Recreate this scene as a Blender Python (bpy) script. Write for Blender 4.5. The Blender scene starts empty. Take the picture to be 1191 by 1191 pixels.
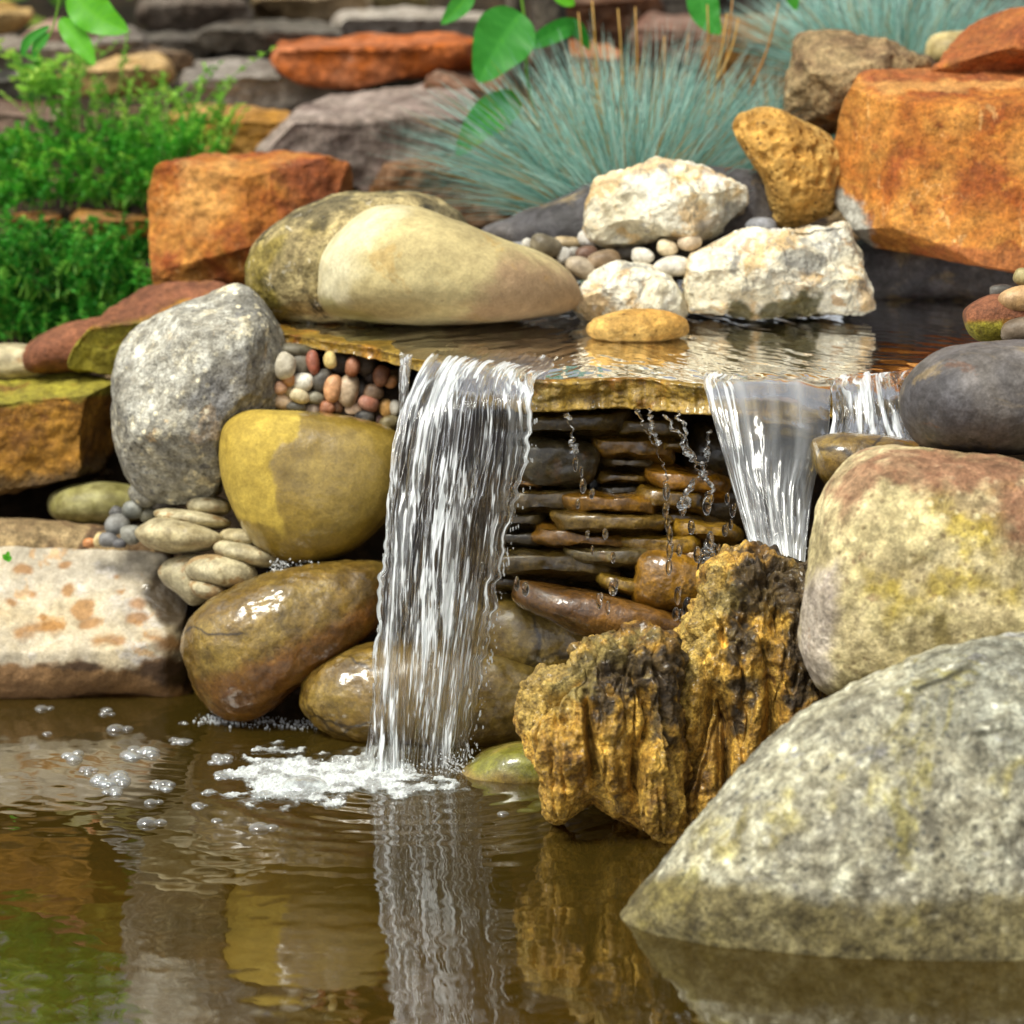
import bpy, bmesh, math, random
import numpy as np
from mathutils import Vector

# ------------------------------------------------------------------ camera, sky, sun, exposure
scene = bpy.context.scene
COL = scene.collection
R = math.radians
PITCH, DIST = R(12.0), 5.0
FWD = np.array([0.0, math.cos(PITCH), -math.sin(PITCH)])
UP = np.array([0.0, math.sin(PITCH), math.cos(PITCH)])
RIGHT = np.array([1.0, 0.0, 0.0])
TGT = np.array([0.0, 0.305 * math.sin(PITCH), 0.305 * math.cos(PITCH)])
CAM = TGT - DIST * FWD
FPX, HALF = 5000.0, 595.5

cam_d = bpy.data.cameras.new('camera')
cam = bpy.data.objects.new('camera', cam_d)
COL.objects.link(cam)
cam.location = CAM
cam.rotation_euler = (math.pi / 2 - PITCH, 0, 0)
cam_d.sensor_width = 36.0
cam_d.lens = 36.0 * FPX / (2 * HALF)
cam_d.clip_end = 500.0
cam_d.dof.use_dof = True
cam_d.dof.focus_distance = 4.92
cam_d.dof.aperture_fstop = 4.3
scene.camera = cam

SUN_DIR = Vector((-0.42, -0.40, 0.95)).normalized()
world = bpy.data.worlds.new('World')
scene.world = world
world.use_nodes = True
wn = world.node_tree
wn.nodes.clear()
sky = wn.nodes.new('ShaderNodeTexSky')
sky.sky_type = 'NISHITA'
sky.sun_disc = False
sky.sun_elevation = math.asin(SUN_DIR.z)
sky.sun_rotation = math.atan2(SUN_DIR.x, SUN_DIR.y)
sky.dust_density = 4.0
hs = wn.nodes.new('ShaderNodeHueSaturation')
hs.inputs['Saturation'].default_value = 0.22
bg = wn.nodes.new('ShaderNodeBackground')
bg.inputs['Strength'].default_value = 0.11
wo = wn.nodes.new('ShaderNodeOutputWorld')
wn.links.new(sky.outputs[0], hs.inputs['Color'])
wn.links.new(hs.outputs[0], bg.inputs['Color'])
wn.links.new(bg.outputs[0], wo.inputs['Surface'])

sun_d = bpy.data.lights.new('sun', 'SUN')
sun_d.energy = 2.7
sun_d.angle = R(20)
sun_d.color = (1.0, 0.97, 0.84)
sun = bpy.data.objects.new('sun', sun_d)
COL.objects.link(sun)
sun.rotation_euler = SUN_DIR.to_track_quat('Z', 'Y').to_euler()
sun.location = (-2, -2, 5)

scene.view_settings.view_transform = 'Standard'
scene.view_settings.look = 'None'
scene.view_settings.exposure = 0.56
scene.view_settings.gamma = 1.0
scene.render.engine = 'CYCLES'
scene.cycles.use_denoising = True
scene.cycles.max_bounces = 10
scene.cycles.transparent_max_bounces = 24
scene.cycles.transmission_bounces = 8
scene.cycles.sample_clamp_indirect = 4.0
scene.cycles.blur_glossy = 0.3

# ------------------------------------------------------------------ geometry helpers
def ray(x, y):
    return FWD * FPX + RIGHT * (x - HALF) + UP * (HALF - y)

def at_depth(x, y, Y):
    d = ray(x, y)
    return CAM + d * ((Y - CAM[1]) / d[1])

def at_height(x, y, z):
    d = ray(x, y)
    return CAM + d * ((z - CAM[2]) / d[2])

def to_px(pts):
    q = pts - CAM
    dep = q @ FWD
    return np.stack([HALF + FPX * (q @ RIGHT) / dep, HALF - FPX * (q @ UP) / dep], 1)

def _hash(ix, iy, iz, seed):
    with np.errstate(over='ignore'):
        n = (ix.astype(np.uint32) * np.uint32(374761393) + iy.astype(np.uint32) * np.uint32(668265263)
             + iz.astype(np.uint32) * np.uint32(2246822519) + np.uint32((seed * 3266489917) & 0xffffffff))
        n = (n ^ (n >> np.uint32(13))) * np.uint32(1274126177)
        n = (n ^ (n >> np.uint32(16))) * np.uint32(2654435761)
        n = n ^ (n >> np.uint32(15))
    return n.astype(np.float64) / 4294967295.0

def vnoise(p, seed=0):
    f = np.floor(p)
    i = f.astype(np.int64)
    t = p - f
    t = t * t * t * (t * (t * 6 - 15) + 10)
    out = 0
    for dx in (0, 1):
        wx = t[:, 0] if dx else 1 - t[:, 0]
        for dy in (0, 1):
            wy = t[:, 1] if dy else 1 - t[:, 1]
            for dz in (0, 1):
                wz = t[:, 2] if dz else 1 - t[:, 2]
                out = out + wx * wy * wz * _hash(i[:, 0] + dx, i[:, 1] + dy, i[:, 2] + dz, seed)
    return out * 2 - 1

def fbm(p, seed=0, octv=4, gain=0.5):
    s, a, tot = 0, 1.0, 0
    for o in range(octv):
        s = s + a * vnoise(p * (2.03 ** o) + 17.3 * o, seed + o)
        tot += a
        a *= gain
    return s / tot

def worley(p, seed=0):
    f = np.floor(p)
    i = f.astype(np.int64)
    best = np.full(len(p), 9.0)
    for dx in (-1, 0, 1):
        for dy in (-1, 0, 1):
            for dz in (-1, 0, 1):
                c = i + np.array([dx, dy, dz])
                q = np.stack([_hash(c[:, 0], c[:, 1], c[:, 2], seed + k) for k in (1, 2, 3)], 1)
                best = np.minimum(best, ((c + q - p) ** 2).sum(1))
    return np.sqrt(best)

def sstep(x, a, b):
    t = np.clip((x - a) / (b - a), 0, 1)
    return t * t * (3 - 2 * t)

def mesh_np(name, verts, faces, smooth=True):
    me = bpy.data.meshes.new(name)
    verts = np.ascontiguousarray(verts, dtype=np.float32)
    faces = np.ascontiguousarray(faces, dtype=np.int32)
    n, k = faces.shape
    me.vertices.add(len(verts))
    me.vertices.foreach_set('co', verts.ravel())
    me.loops.add(n * k)
    me.loops.foreach_set('vertex_index', faces.ravel())
    me.polygons.add(n)
    me.polygons.foreach_set('loop_start', np.arange(0, n * k, k, dtype=np.int32))
    me.polygons.foreach_set('use_smooth', np.full(n, smooth))
    me.update(calc_edges=True)
    return me

def set_attr(me, name, vals):
    a = me.attributes.new(name, 'FLOAT', 'POINT')
    a.data.foreach_set('value', np.ascontiguousarray(vals, dtype=np.float32))

def normals_of(v, f):
    n = np.zeros_like(v)
    a, b, c = v[f[:, 0]], v[f[:, 1]], v[f[:, 2]]
    fn = np.cross(b - a, c - a)
    for k in range(f.shape[1]):
        for ax in range(3):
            n[:, ax] += np.bincount(f[:, k], fn[:, ax], len(v))
    return n / (np.linalg.norm(n, axis=1, keepdims=True) + 1e-12)

_ico = {}
def ico(sub):
    if sub not in _ico:
        bm = bmesh.new()
        bmesh.ops.create_icosphere(bm, subdivisions=sub, radius=1.0)
        me = bpy.data.meshes.new('unit_ball')
        bm.to_mesh(me)
        bm.free()
        v = np.empty(len(me.vertices) * 3)
        me.vertices.foreach_get('co', v)
        f = np.empty(len(me.polygons) * 3, dtype=np.int32)
        me.polygons.foreach_get('vertices', f)
        bpy.data.meshes.remove(me)
        _ico[sub] = (v.reshape(-1, 3), f.reshape(-1, 3))
    return _ico[sub]

def tag(o, label=None, cat=None, group=None, kind=None):
    if label: o['label'] = label
    if cat: o['category'] = cat
    if group: o['group'] = group
    if kind: o['kind'] = kind
    return o

def link(name, me, mat, parent=None, loc=None):
    o = bpy.data.objects.new(name, me)
    COL.objects.link(o)
    if mat is not None:
        me.materials.append(mat)
    if loc is not None:
        o.location = loc
    if parent is not None:
        o.parent = parent
    return o

def empty(name, loc, label, cat, group=None):
    o = bpy.data.objects.new(name, None)
    o.empty_display_size = 0.05
    COL.objects.link(o)
    o.location = loc
    return tag(o, label, cat, group)

def spline(pts, closed=False, n=16):
    p = np.asarray(pts, float)
    m = len(p)
    out = []
    segs = m if closed else m - 1
    for i in range(segs):
        if closed:
            a, b, c, d = p[(i - 1) % m], p[i], p[(i + 1) % m], p[(i + 2) % m]
        else:
            a, b, c, d = p[max(i - 1, 0)], p[i], p[i + 1], p[min(i + 2, m - 1)]
        t = np.linspace(0, 1, n, endpoint=False)[:, None]
        out.append(0.5 * ((2 * b) + (c - a) * t + (2 * a - 5 * b + 4 * c - d) * t ** 2 + (3 * b - a - 3 * c + d) * t ** 3))
    if not closed:
        out.append(p[-1:])
    return np.concatenate(out)

def poly_sd(px, poly):
    """signed distance (inside positive), in the units of px"""
    poly = np.asarray(poly, float)
    best = np.full(len(px), 1e9)
    inside = np.zeros(len(px), bool)
    for i in range(len(poly)):
        a, b = poly[i], poly[(i + 1) % len(poly)]
        ab = b - a
        t = np.clip(((px - a) @ ab) / (ab @ ab + 1e-9), 0, 1)
        d = np.linalg.norm(px - (a + t[:, None] * ab), axis=1)
        best = np.minimum(best, d)
        cond = ((a[1] > px[:, 1]) != (b[1] > px[:, 1])) & (
            px[:, 0] < (b[0] - a[0]) * (px[:, 1] - a[1]) / (b[1] - a[1] + 1e-12) + a[0])
        inside ^= cond
    return np.where(inside, best, -best)

def radial(outline, centre, smooth=True):
    pts = spline(outline, True, 24) if smooth else np.asarray(outline, float)
    if not smooth:
        pts = np.concatenate([np.linspace(pts[i], pts[(i + 1) % len(pts)], 40, endpoint=False) for i in range(len(pts))])
    d = pts - centre
    th = np.arctan2(-d[:, 1], d[:, 0])
    r = np.hypot(d[:, 0], d[:, 1])
    N = 720
    k = ((th + math.pi) / (2 * math.pi) * N).astype(int) % N
    rr = np.zeros(N)
    np.maximum.at(rr, k, r)
    good = np.where(rr > 0)[0]
    full = np.interp(np.arange(N), np.concatenate([good - N, good, good + N]), np.tile(rr[good], 3))
    def blur(x, s):
        w = np.exp(-0.5 * (np.arange(-3 * s, 3 * s + 1) / s) ** 2)
        w /= w.sum()
        return np.convolve(np.concatenate([x[-3 * s:], x, x[:3 * s]]), w, 'valid')
    return blur(full, 3), blur(full, 45)

def look(tab, th):
    N = len(tab)
    x = (th + math.pi) / (2 * math.pi) * N
    i = np.floor(x).astype(int)
    f = x - i
    return tab[i % N] * (1 - f) + tab[(i + 1) % N] * f

def rock(name, label, cat, outline, Y, thick, mat, sub=7, power=2.4, seed=1, noise=((14, .004), (55, .0012)),
         cuts=0, cut_depth=.16, masks=None, group=None, smooth=True, color=None, centre=None, fn=None, lean=0.0, back=None, planes=()):
    """a closed stone: its outline as seen from the pond side, a real thickness, worn or broken faces"""
    rng = np.random.RandomState(seed)
    outline = np.asarray(outline, float)
    if centre is None:
        x, y = outline[:, 0], outline[:, 1]
        x2, y2 = np.roll(x, -1), np.roll(y, -1)
        cr = x * y2 - x2 * y
        A = cr.sum() / 2
        centre = np.array([((x + x2) * cr).sum() / (6 * A), ((y + y2) * cr).sum() / (6 * A)])
    centre = np.asarray(centre, float)
    c3 = at_depth(centre[0], centre[1], Y)
    mpp = ((c3 - CAM) @ FWD) / FPX
    asp = np.clip(np.ptp(outline[:, 1]) / np.ptp(outline[:, 0]), .15, 6)
    ctr2 = centre / np.array([1, asp])
    r1, r2 = radial(outline / np.array([1, asp]), ctr2, smooth)
    v, f = ico(sub)
    a, b, w = v[:, 0], v[:, 1], v[:, 2]
    th = np.arctan2(b, a)
    rho = np.hypot(a, b)
    nrm = (rho ** power + np.abs(w) ** power) ** (1 / power)
    rho, w = rho / nrm, w / nrm
    if cuts or planes:
        q = np.stack([rho * np.cos(th), rho * np.sin(th), w], 1)
        for (nx, ny, nw, h) in planes:
            d = np.array([nx, ny, nw], float)
            d /= np.linalg.norm(d)
            q = q - np.maximum(q @ d - h, 0)[:, None] * d
        for k in range(cuts):
            d = np.array([rng.uniform(-1, 1), rng.uniform(-.8, 1.1), rng.uniform(.35, 1.2)])
            d /= np.linalg.norm(d)
            h = (np.abs(q @ d)).max() * (1 - cut_depth * rng.uniform(.5, 1.3))
            over = np.maximum(q @ d - h, 0)
            q = q - over[:, None] * d
        rho, w = np.hypot(q[:, 0], q[:, 1]), q[:, 2]
        th = np.arctan2(q[:, 1], q[:, 0])
    e = np.clip(rho, 0, 1) ** 4
    rad = (look(r1, th) * e + look(r2, th) * (1 - e)) * mpp
    tb = thick if back is None else back
    view = (c3 - CAM) / np.linalg.norm(c3 - CAM)
    upv = np.cross(RIGHT, view)
    dep = np.where(w > 0, thick * w, tb * w)
    yy = rad * rho * np.sin(th) * asp
    pos = (rad * rho * np.cos(th))[:, None] * RIGHT + yy[:, None] * upv - (dep - lean * yy)[:, None] * view
    if noise or fn:
        n = normals_of(pos, f)
        off = rng.uniform(-50, 50, 3)
        disp = np.zeros(len(pos))
        for (fr, am) in (noise or ()):
            disp += am * fbm(pos * fr + off, seed, 3)
        if fn:
            disp += fn(pos, n, off)
        pos = pos + n * disp[:, None]
    me = mesh_np(name, pos, f)
    if masks:
        px = to_px(pos + c3)
        wob = fbm(pos * 60 + 9, seed + 5, 3)
        for mname, items in masks.items():
            val = np.zeros(len(pos))
            for (poly, feather, wobble) in items:
                sd = poly_sd(px, poly) + wob * wobble
                val = np.maximum(val, sstep(sd, -feather, feather))
            set_attr(me, mname, val)
    o = link(name, me, mat, None, c3)
    if color is not None:
        o.color = (*color, 1)
    return tag(o, label, cat, group)

def blob_outline(cx, cy, rx, ry, ang, seed, lump=.07, sq=2.3):
    rng = np.random.RandomState(seed)
    t = np.linspace(0, 2 * math.pi, 28, endpoint=False)
    ph = rng.uniform(0, 6.28, 4)
    k = 1 + lump * (np.sin(2 * t + ph[0]) * .5 + np.sin(3 * t + ph[1]) * .6 + np.sin(5 * t + ph[2]) * .25)
    cc, ss = np.cos(t), np.sin(t)
    s = (np.abs(cc) ** sq + np.abs(ss) ** sq) ** (-1 / sq)
    x, y = rx * k * s * cc, ry * k * s * ss
    A = R(ang)
    return np.stack([cx + x * math.cos(A) - y * math.sin(A), cy + x * math.sin(A) + y * math.cos(A)], 1)

# ------------------------------------------------------------------ shader helpers
def hexc(h):
    h = h.lstrip('#')
    c = [int(h[i:i + 2], 16) / 255 for i in (0, 2, 4)]
    return tuple(x / 12.92 if x <= .04045 else ((x + .055) / 1.055) ** 2.4 for x in c)

class Nodes:
    def __init__(self, name):
        self.mat = bpy.data.materials.new(name)
        self.mat.use_nodes = True
        self.t = self.mat.node_tree
        self.t.nodes.clear()
        self.out = self.t.nodes.new('ShaderNodeOutputMaterial')
    def put(self, sock, v):
        if isinstance(v, bpy.types.NodeSocket):
            self.t.links.new(v, sock)
        elif isinstance(v, (tuple, list)) and len(v) == 3 and sock.type == 'RGBA':
            sock.default_value = (*v, 1)
        else:
            sock.default_value = v
    def node(self, typ, _o=0, _p=None, **ins):
        n = self.t.nodes.new('ShaderNode' + typ)
        for k, v in (_p or {}).items():
            setattr(n, k, v)
        for k, v in ins.items():
            self.put(n.inputs[k.replace('_', ' ')], v)
        return n.outputs[_o]
    def math(self, op, a, b=0.0):
        n = self.t.nodes.new('ShaderNodeMath')
        n.operation = op
        self.put(n.inputs[0], a)
        self.put(n.inputs[1], b)
        return n.outputs[0]
    def mix(self, fac, a, b, mode='MIX'):
        n = self.t.nodes.new('ShaderNodeMix')
        n.data_type = 'RGBA'
        n.blend_type = mode
        self.put(n.inputs[0], fac)
        self.put(n.inputs[6], a)
        self.put(n.inputs[7], b)
        return n.outputs[2]
    def noise(self, vec, scale, detail=4, rough=.55, dist=0.0):
        return self.node('TexNoise', Vector=vec, Scale=scale, Detail=detail, Roughness=rough, Distortion=dist)
    def remap(self, v, a, b, c=0.0, d=1.0):
        n = self.t.nodes.new('ShaderNodeMapRange')
        n.interpolation_type = 'SMOOTHSTEP'
        self.put(n.inputs[0], v)
        for i, x in enumerate((a, b, c, d)):
            n.inputs[i + 1].default_value = x
        return n.outputs[0]
    def ramp(self, fac, stops):
        n = self.t.nodes.new('ShaderNodeValToRGB')
        e = n.color_ramp.elements
        e[0].position, e[0].color = stops[0][0], (*stops[0][1], 1)
        e[1].position, e[1].color = stops[-1][0], (*stops[-1][1], 1)
        for p, c in stops[1:-1]:
            x = e.new(p)
            x.color = (*c, 1)
        self.put(n.inputs[0], fac)
        return n.outputs[0]
    def attr(self, name):
        return self.node('Attribute', 2, {'attribute_name': name})
    def scalev(self, vec, s):
        n = self.t.nodes.new('ShaderNodeVectorMath')
        n.operation = 'MULTIPLY'
        self.put(n.inputs[0], vec)
        n.inputs[1].default_value = s
        return n.outputs[0]
    def bump(self, h, strength, dist, normal=None):
        n = self.t.nodes.new('ShaderNodeBump')
        n.inputs['Strength'].default_value = strength
        n.inputs['Distance'].default_value = dist
        self.put(n.inputs['Height'], h)
        if normal is not None:
            self.put(n.inputs['Normal'], normal)
        return n.outputs[0]
    def objvec(self, rand=True):
        v = self.node('TexCoord', 3)
        if rand:
            r = self.node('ObjectInfo', 5)
            a = self.t.nodes.new('ShaderNodeVectorMath')
            a.operation = 'ADD'
            self.put(a.inputs[0], v)
            m = self.math('MULTIPLY', r, 37.0)
            self.put(a.inputs[1], m)
            v = a.outputs[0]
        return v

def stone_mat(name, cols, scale=9.0, layers=(), rough=.8, bump=1.0, grain=.35, wet=0.0, wet_attr=False, warp=.6, fine=260.0,
              wet_dark=.5, stretch=(1, 1, 1), mottle=.30, pale=.22):
    """procedural stone: blotched base (cols: hex list, or 'object' to take the object's own colour), overlaid marks, grain, wetness"""
    N = Nodes(name)
    v = N.objvec()
    vs = N.scalev(v, stretch) if stretch != (1, 1, 1) else v
    if cols == 'object':
        oc = N.node('ObjectInfo', 1)
        n1 = N.noise(vs, scale, 5, .6, warp)
        dark = N.mix(1.0, oc, (.62, .58, .55), 'MULTIPLY')
        light = N.mix(pale, oc, (.75, .68, .56))
        col = N.mix(N.remap(n1, .35, .65), dark, light)
        col = N.mix(.45, col, oc)
    else:
        cs = [hexc(c) for c in cols]
        n1 = N.noise(vs, scale, 6, .6, warp)
        k = len(cs)
        col = N.ramp(n1, [(.30 + .40 * i / (k - 1), c) for i, c in enumerate(cs)])
    for L in layers:
        kind = L.get('kind', 'noise')
        lv = N.scalev(v, L['stretch']) if 'stretch' in L else v
        if kind == 'noise':
            mid, hw = (L['lo'] + L['hi']) / 2, (L['hi'] - L['lo']) * .32
            f = N.remap(N.noise(lv, L['scale'], L.get('detail', 8), L.get('nrough', .66), L.get('dist', .6)), mid - hw, mid + hw)
        elif kind == 'spot':
            vv = N.node('TexVoronoi', 0, None, Vector=lv, Scale=L['scale'])
            f = N.remap(vv, L['lo'], L['hi'], 1.0, 0.0)
            vv.node.inputs['Randomness'].default_value = 1.0
        elif kind == 'vein':
            wv = N.node('VectorMath', 0, {'operation': 'ADD'})
            wnode = wv.node
            N.put(wnode.inputs[0], lv)
            nz = N.node('TexNoise', 1, None, Vector=lv, Scale=L['scale'] * 1.7, Detail=4.0)
            N.put(wnode.inputs[1], N.scalev(nz, (L.get('wob', .06),) * 3))
            vv = N.node('TexVoronoi', 0, {'feature': 'DISTANCE_TO_EDGE'}, Vector=wv, Scale=L['scale'])
            f = N.remap(vv, L['lo'], L['hi'], 1.0, 0.0)
        elif kind == 'attr':
            f = N.attr(L['attr'])
        if 'gate' in L:
            f = N.math('MULTIPLY', f, N.remap(N.noise(v, L['gate'][0], 3), L['gate'][1], L['gate'][2]))
        f = N.math('MULTIPLY', f, L.get('amt', 1.0))
        col = N.mix(f, col, hexc(L['col']), L.get('mode', 'MIX'))
    grain *= 1.35
    if mottle:
        m1 = N.remap(N.noise(v, 62, 5, .7, .4), .34, .66, 1 - mottle, 1 + mottle * .7)
        m2 = N.remap(N.noise(v, 19, 5, .65, .6), .34, .66, 1 - mottle * .8, 1 + mottle * .55)
        mm = N.math('MULTIPLY', m1, m2)
        col = N.mix(1.0, col, N.node('CombineXYZ', 0, None, X=mm, Y=N.math('POWER', mm, 1.06), Z=N.math('POWER', mm, 1.16)), 'MULTIPLY')
    g = N.noise(v, fine, 3, .7)
    g2 = N.noise(v, fine * .28, 4, .65)
    g3 = N.noise(v, fine * 2.3, 2, .7)
    gm = N.math('ADD', N.math('MULTIPLY', g, .42), N.math('MULTIPLY', g2, .33))
    gm = N.math('ADD', gm, N.math('MULTIPLY', g3, .25))
    gr = N.remap(gm, .36, .64, 1 - grain, 1 + grain * .75)
    cg = N.node('CombineXYZ', 0, None, X=gr, Y=gr, Z=gr)
    col = N.mix(1.0, col, cg, 'MULTIPLY')
    w = wet
    if wet_attr:
        w = N.math('MAXIMUM', N.attr('wet'), wet)
    dark = N.mix(1.0, col, (wet_dark, wet_dark * .93, wet_dark * .78), 'MULTIPLY')
    col = N.mix(w, col, dark)
    h = N.math('ADD', N.math('MULTIPLY', g2, .8), N.math('MULTIPLY', g, .25))
    h = N.math('ADD', h, N.math('MULTIPLY', N.noise(v, fine * .09, 5, .6), 1.6))
    nb = N.bump(h, min(bump, 1.0), .0022 * max(1, bump))
    P = N.t.nodes.new('ShaderNodeBsdfPrincipled')
    N.put(P.inputs['Base Color'], col)
    if wet_attr or isinstance(w, bpy.types.NodeSocket):
        N.put(P.inputs['Roughness'], N.math('SUBTRACT', rough, N.math('MULTIPLY', w, rough - .4)))
    else:
        P.inputs['Roughness'].default_value = rough - w * (rough - .4)
    P.inputs['Specular IOR Level'].default_value = .35
    N.put(P.inputs['Normal'], nb)
    if wet_attr or wet > 0:
        N.put(P.inputs['Coat Weight'], w)
        P.inputs['Coat Roughness'].default_value = .03
        P.inputs['Coat IOR'].default_value = 1.5
        hh = N.math('ADD', N.noise(v, 38, 3, .5), N.math('MULTIPLY', N.noise(v, 150, 3, .6), .3))
        N.put(P.inputs['Coat Normal'], N.bump(hh, .5, .0032))
    N.t.links.new(P.outputs[0], N.out.inputs['Surface'])
    return N.mat

# ------------------------------------------------------------------ the setting: ground, pond, stream on the slab
ZT = 0.44          # top of the spill slab

def ground_height(X, Y):
    n = 0.012 * fbm(np.stack([X * 6, Y * 6, X * 0], 1), 3, 4) + .006 * fbm(np.stack([X * 30, Y * 30, X * 0], 1), 8, 3)
    shift = .075 * sstep(X, -.09, -.03)
    right = -.25 + .64 * sstep(Y + shift, .33, .42)
    left = -.25 + .37 * sstep(Y, .44, .54) + .15 * sstep(Y, .66, .78)
    k = sstep(X, -.34, -.24)
    low = left * (1 - k) + right * k
    slope = (.33 * (1 - k) + .41 * k) + .115 * np.clip(Y - .85, 0, 4) + .03 * np.clip(Y - 4.85, 0, 60)
    z = low * (1 - sstep(Y, .74, .9)) + slope * sstep(Y, .74, .9)
    z = np.where(Y < -2.4, -.25 + .32 * sstep(-Y, 2.6, 3.4), z)
    side = sstep(np.abs(X), 1.7, 2.3)
    z = np.where(z < .05, z * (1 - side) + .05 * side, z)
    return z + n

def axis(lo, hi, dlo, dhi, fine, far):
    a = list(np.arange(dlo, dhi, fine))
    x, st = dlo, fine
    left = []
    while x > lo:
        st = min(st * 1.25, far)
        x -= st
        left.append(x)
    x, st = dhi, fine
    rightp = []
    while x < hi:
        rightp.append(x)
        st = min(st * 1.25, far)
        x += st
    return np.array(left[::-1] + a + rightp)

def grid_faces(ny, nx, wrap=False):
    i, j = np.meshgrid(np.arange(ny - 1), np.arange(nx if wrap else nx - 1), indexing='ij')
    j2 = (j + 1) % nx
    return np.stack([i * nx + j, i * nx + j2, (i + 1) * nx + j2, (i + 1) * nx + j], -1).reshape(-1, 4)

gx, gy = axis(-60, 60, -1.3, 1.3, .013, 6), axis(-40, 80, -.4, 2.9, .013, 6)
XX, YY = np.meshgrid(gx, gy)
V = np.stack([XX.ravel(), YY.ravel(), ground_height(XX.ravel(), YY.ravel())], 1)
gme = mesh_np('ground', V, grid_faces(len(gy), len(gx)))
N = Nodes('soil_and_silt')
v = N.objvec(False)
soil = N.ramp(N.noise(v, 22, 6, .65), [(.3, hexc('#15100a')), (.5, hexc('#2c2115')), (.7, hexc('#4a3a26'))])
silt = N.ramp(N.noise(v, 7, 6, .65), [(.3, hexc('#3a2a0c')), (.5, hexc('#7a5c1c')), (.62, hexc('#93722a')), (.75, hexc('#5a4a24'))])
z = N.node('SeparateXYZ', 2, None, Vector=v)
col = N.mix(N.remap(z, -.16, -.05), silt, soil)
P = N.t.nodes.new('ShaderNodeBsdfPrincipled')
N.put(P.inputs['Base Color'], col)
P.inputs['Roughness'].default_value = .85
P.inputs['Specular IOR Level'].default_value = .2
N.put(P.inputs['Normal'], N.bump(N.noise(v, 90, 5, .7), 1.0, .006))
N.t.links.new(P.outputs[0], N.out.inputs['Surface'])
tag(link('ground', gme, N.mat), kind='structure')

# pond surface: ripples run out from where the fall lands
FOOT = at_height(478, 900, 0)
FOOT2 = at_height(275, 845, 0)
px_ = axis(-2.2, 2.2, -.75, .75, .0045, .05)
py_ = axis(-3.2, .62, -1.45, .45, .0045, .05)
XX, YY = np.meshgrid(px_, py_)
X, Y = XX.ravel(), YY.ravel()
r = np.hypot(X - FOOT[0], Y - FOOT[1])
ang = np.arctan2(Y - FOOT[1], X - FOOT[0])
q = np.stack([X, Y, X * 0], 1)
near = np.exp(-np.clip(r - .05, 0, 9) / .30)
jit = .8 + .5 * vnoise(np.stack([np.cos(ang) * 2, np.sin(ang) * 2, r * 5], 1), 4)
zz = .00050 * near * jit * np.sin(2 * math.pi * r / (.030 + .02 * r) + 1.5 * vnoise(q * 9, 5))
r2 = np.hypot(X - FOOT2[0], Y - FOOT2[1])
zz += .0003 * np.exp(-r2 / .18) * np.sin(2 * math.pi * r2 / .026 + vnoise(q * 11, 6))
calm = .30 + .70 * np.exp(-np.clip(r - .1, 0, 9) / .35)
zz += .00075 * calm * fbm(q * np.array([9, 13, 1]), 11, 2) + .00034 * calm * fbm(q * np.array([34, 46, 1]), 12, 2) + .00013 * calm * fbm(q * np.array([80, 110, 1]), 14, 2)
zz += .0011 * sstep(-X, .22, .45) * sstep(-Y, .75, 1.05) * fbm(q * np.array([8, 26, 1]), 15, 3)
zz += .0013 * np.exp(-(r / .075) ** 2) * fbm(q * 70, 13, 3) * 2.2
pme = mesh_np('pond_water', np.stack([X, Y, zz], 1), grid_faces(len(py_), len(px_)))

def clear_water(name, tint, ior=1.33, bump=None, murk=None, murk_amt=0.0, rough=.0):
    N = Nodes(name)
    v = N.objvec(False)
    nrm = None
    if bump:
        h = N.noise(v, bump[0], 3, .55)
        nrm = N.bump(h, 1.0, bump[1])
    fr = N.node('Fresnel', 0, None, IOR=ior)
    if nrm is not None:
        N.put(fr.node.inputs['Normal'], nrm)
    tr = N.node('BsdfTransparent', 0, None, Color=tint)
    if murk:
        df = N.node('BsdfDiffuse', 0, None, Color=murk)
        ms = N.t.nodes.new('ShaderNodeMixShader')
        ms.inputs[0].default_value = murk_amt
        N.t.links.new(tr, ms.inputs[1])
        N.t.links.new(df, ms.inputs[2])
        tr = ms.outputs[0]
    gl = N.node('BsdfGlossy', 0, None, Color=(1, 1, 1), Roughness=rough)
    if nrm is not None:
        N.put(gl.node.inputs['Normal'], nrm)
    m2 = N.t.nodes.new('ShaderNodeMixShader')
    N.put(m2.inputs[0], fr)
    N.t.links.new(tr, m2.inputs[1])
    N.t.links.new(gl, m2.inputs[2])
    N.t.links.new(m2.outputs[0], N.out.inputs['Surface'])
    return N.mat

M_POND = clear_water('pond_water', (.66, .55, .26), ior=1.75, murk=hexc('#4a3c14'), murk_amt=.42)
tag(link('pond_water', pme, M_POND), kind='structure')

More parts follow.
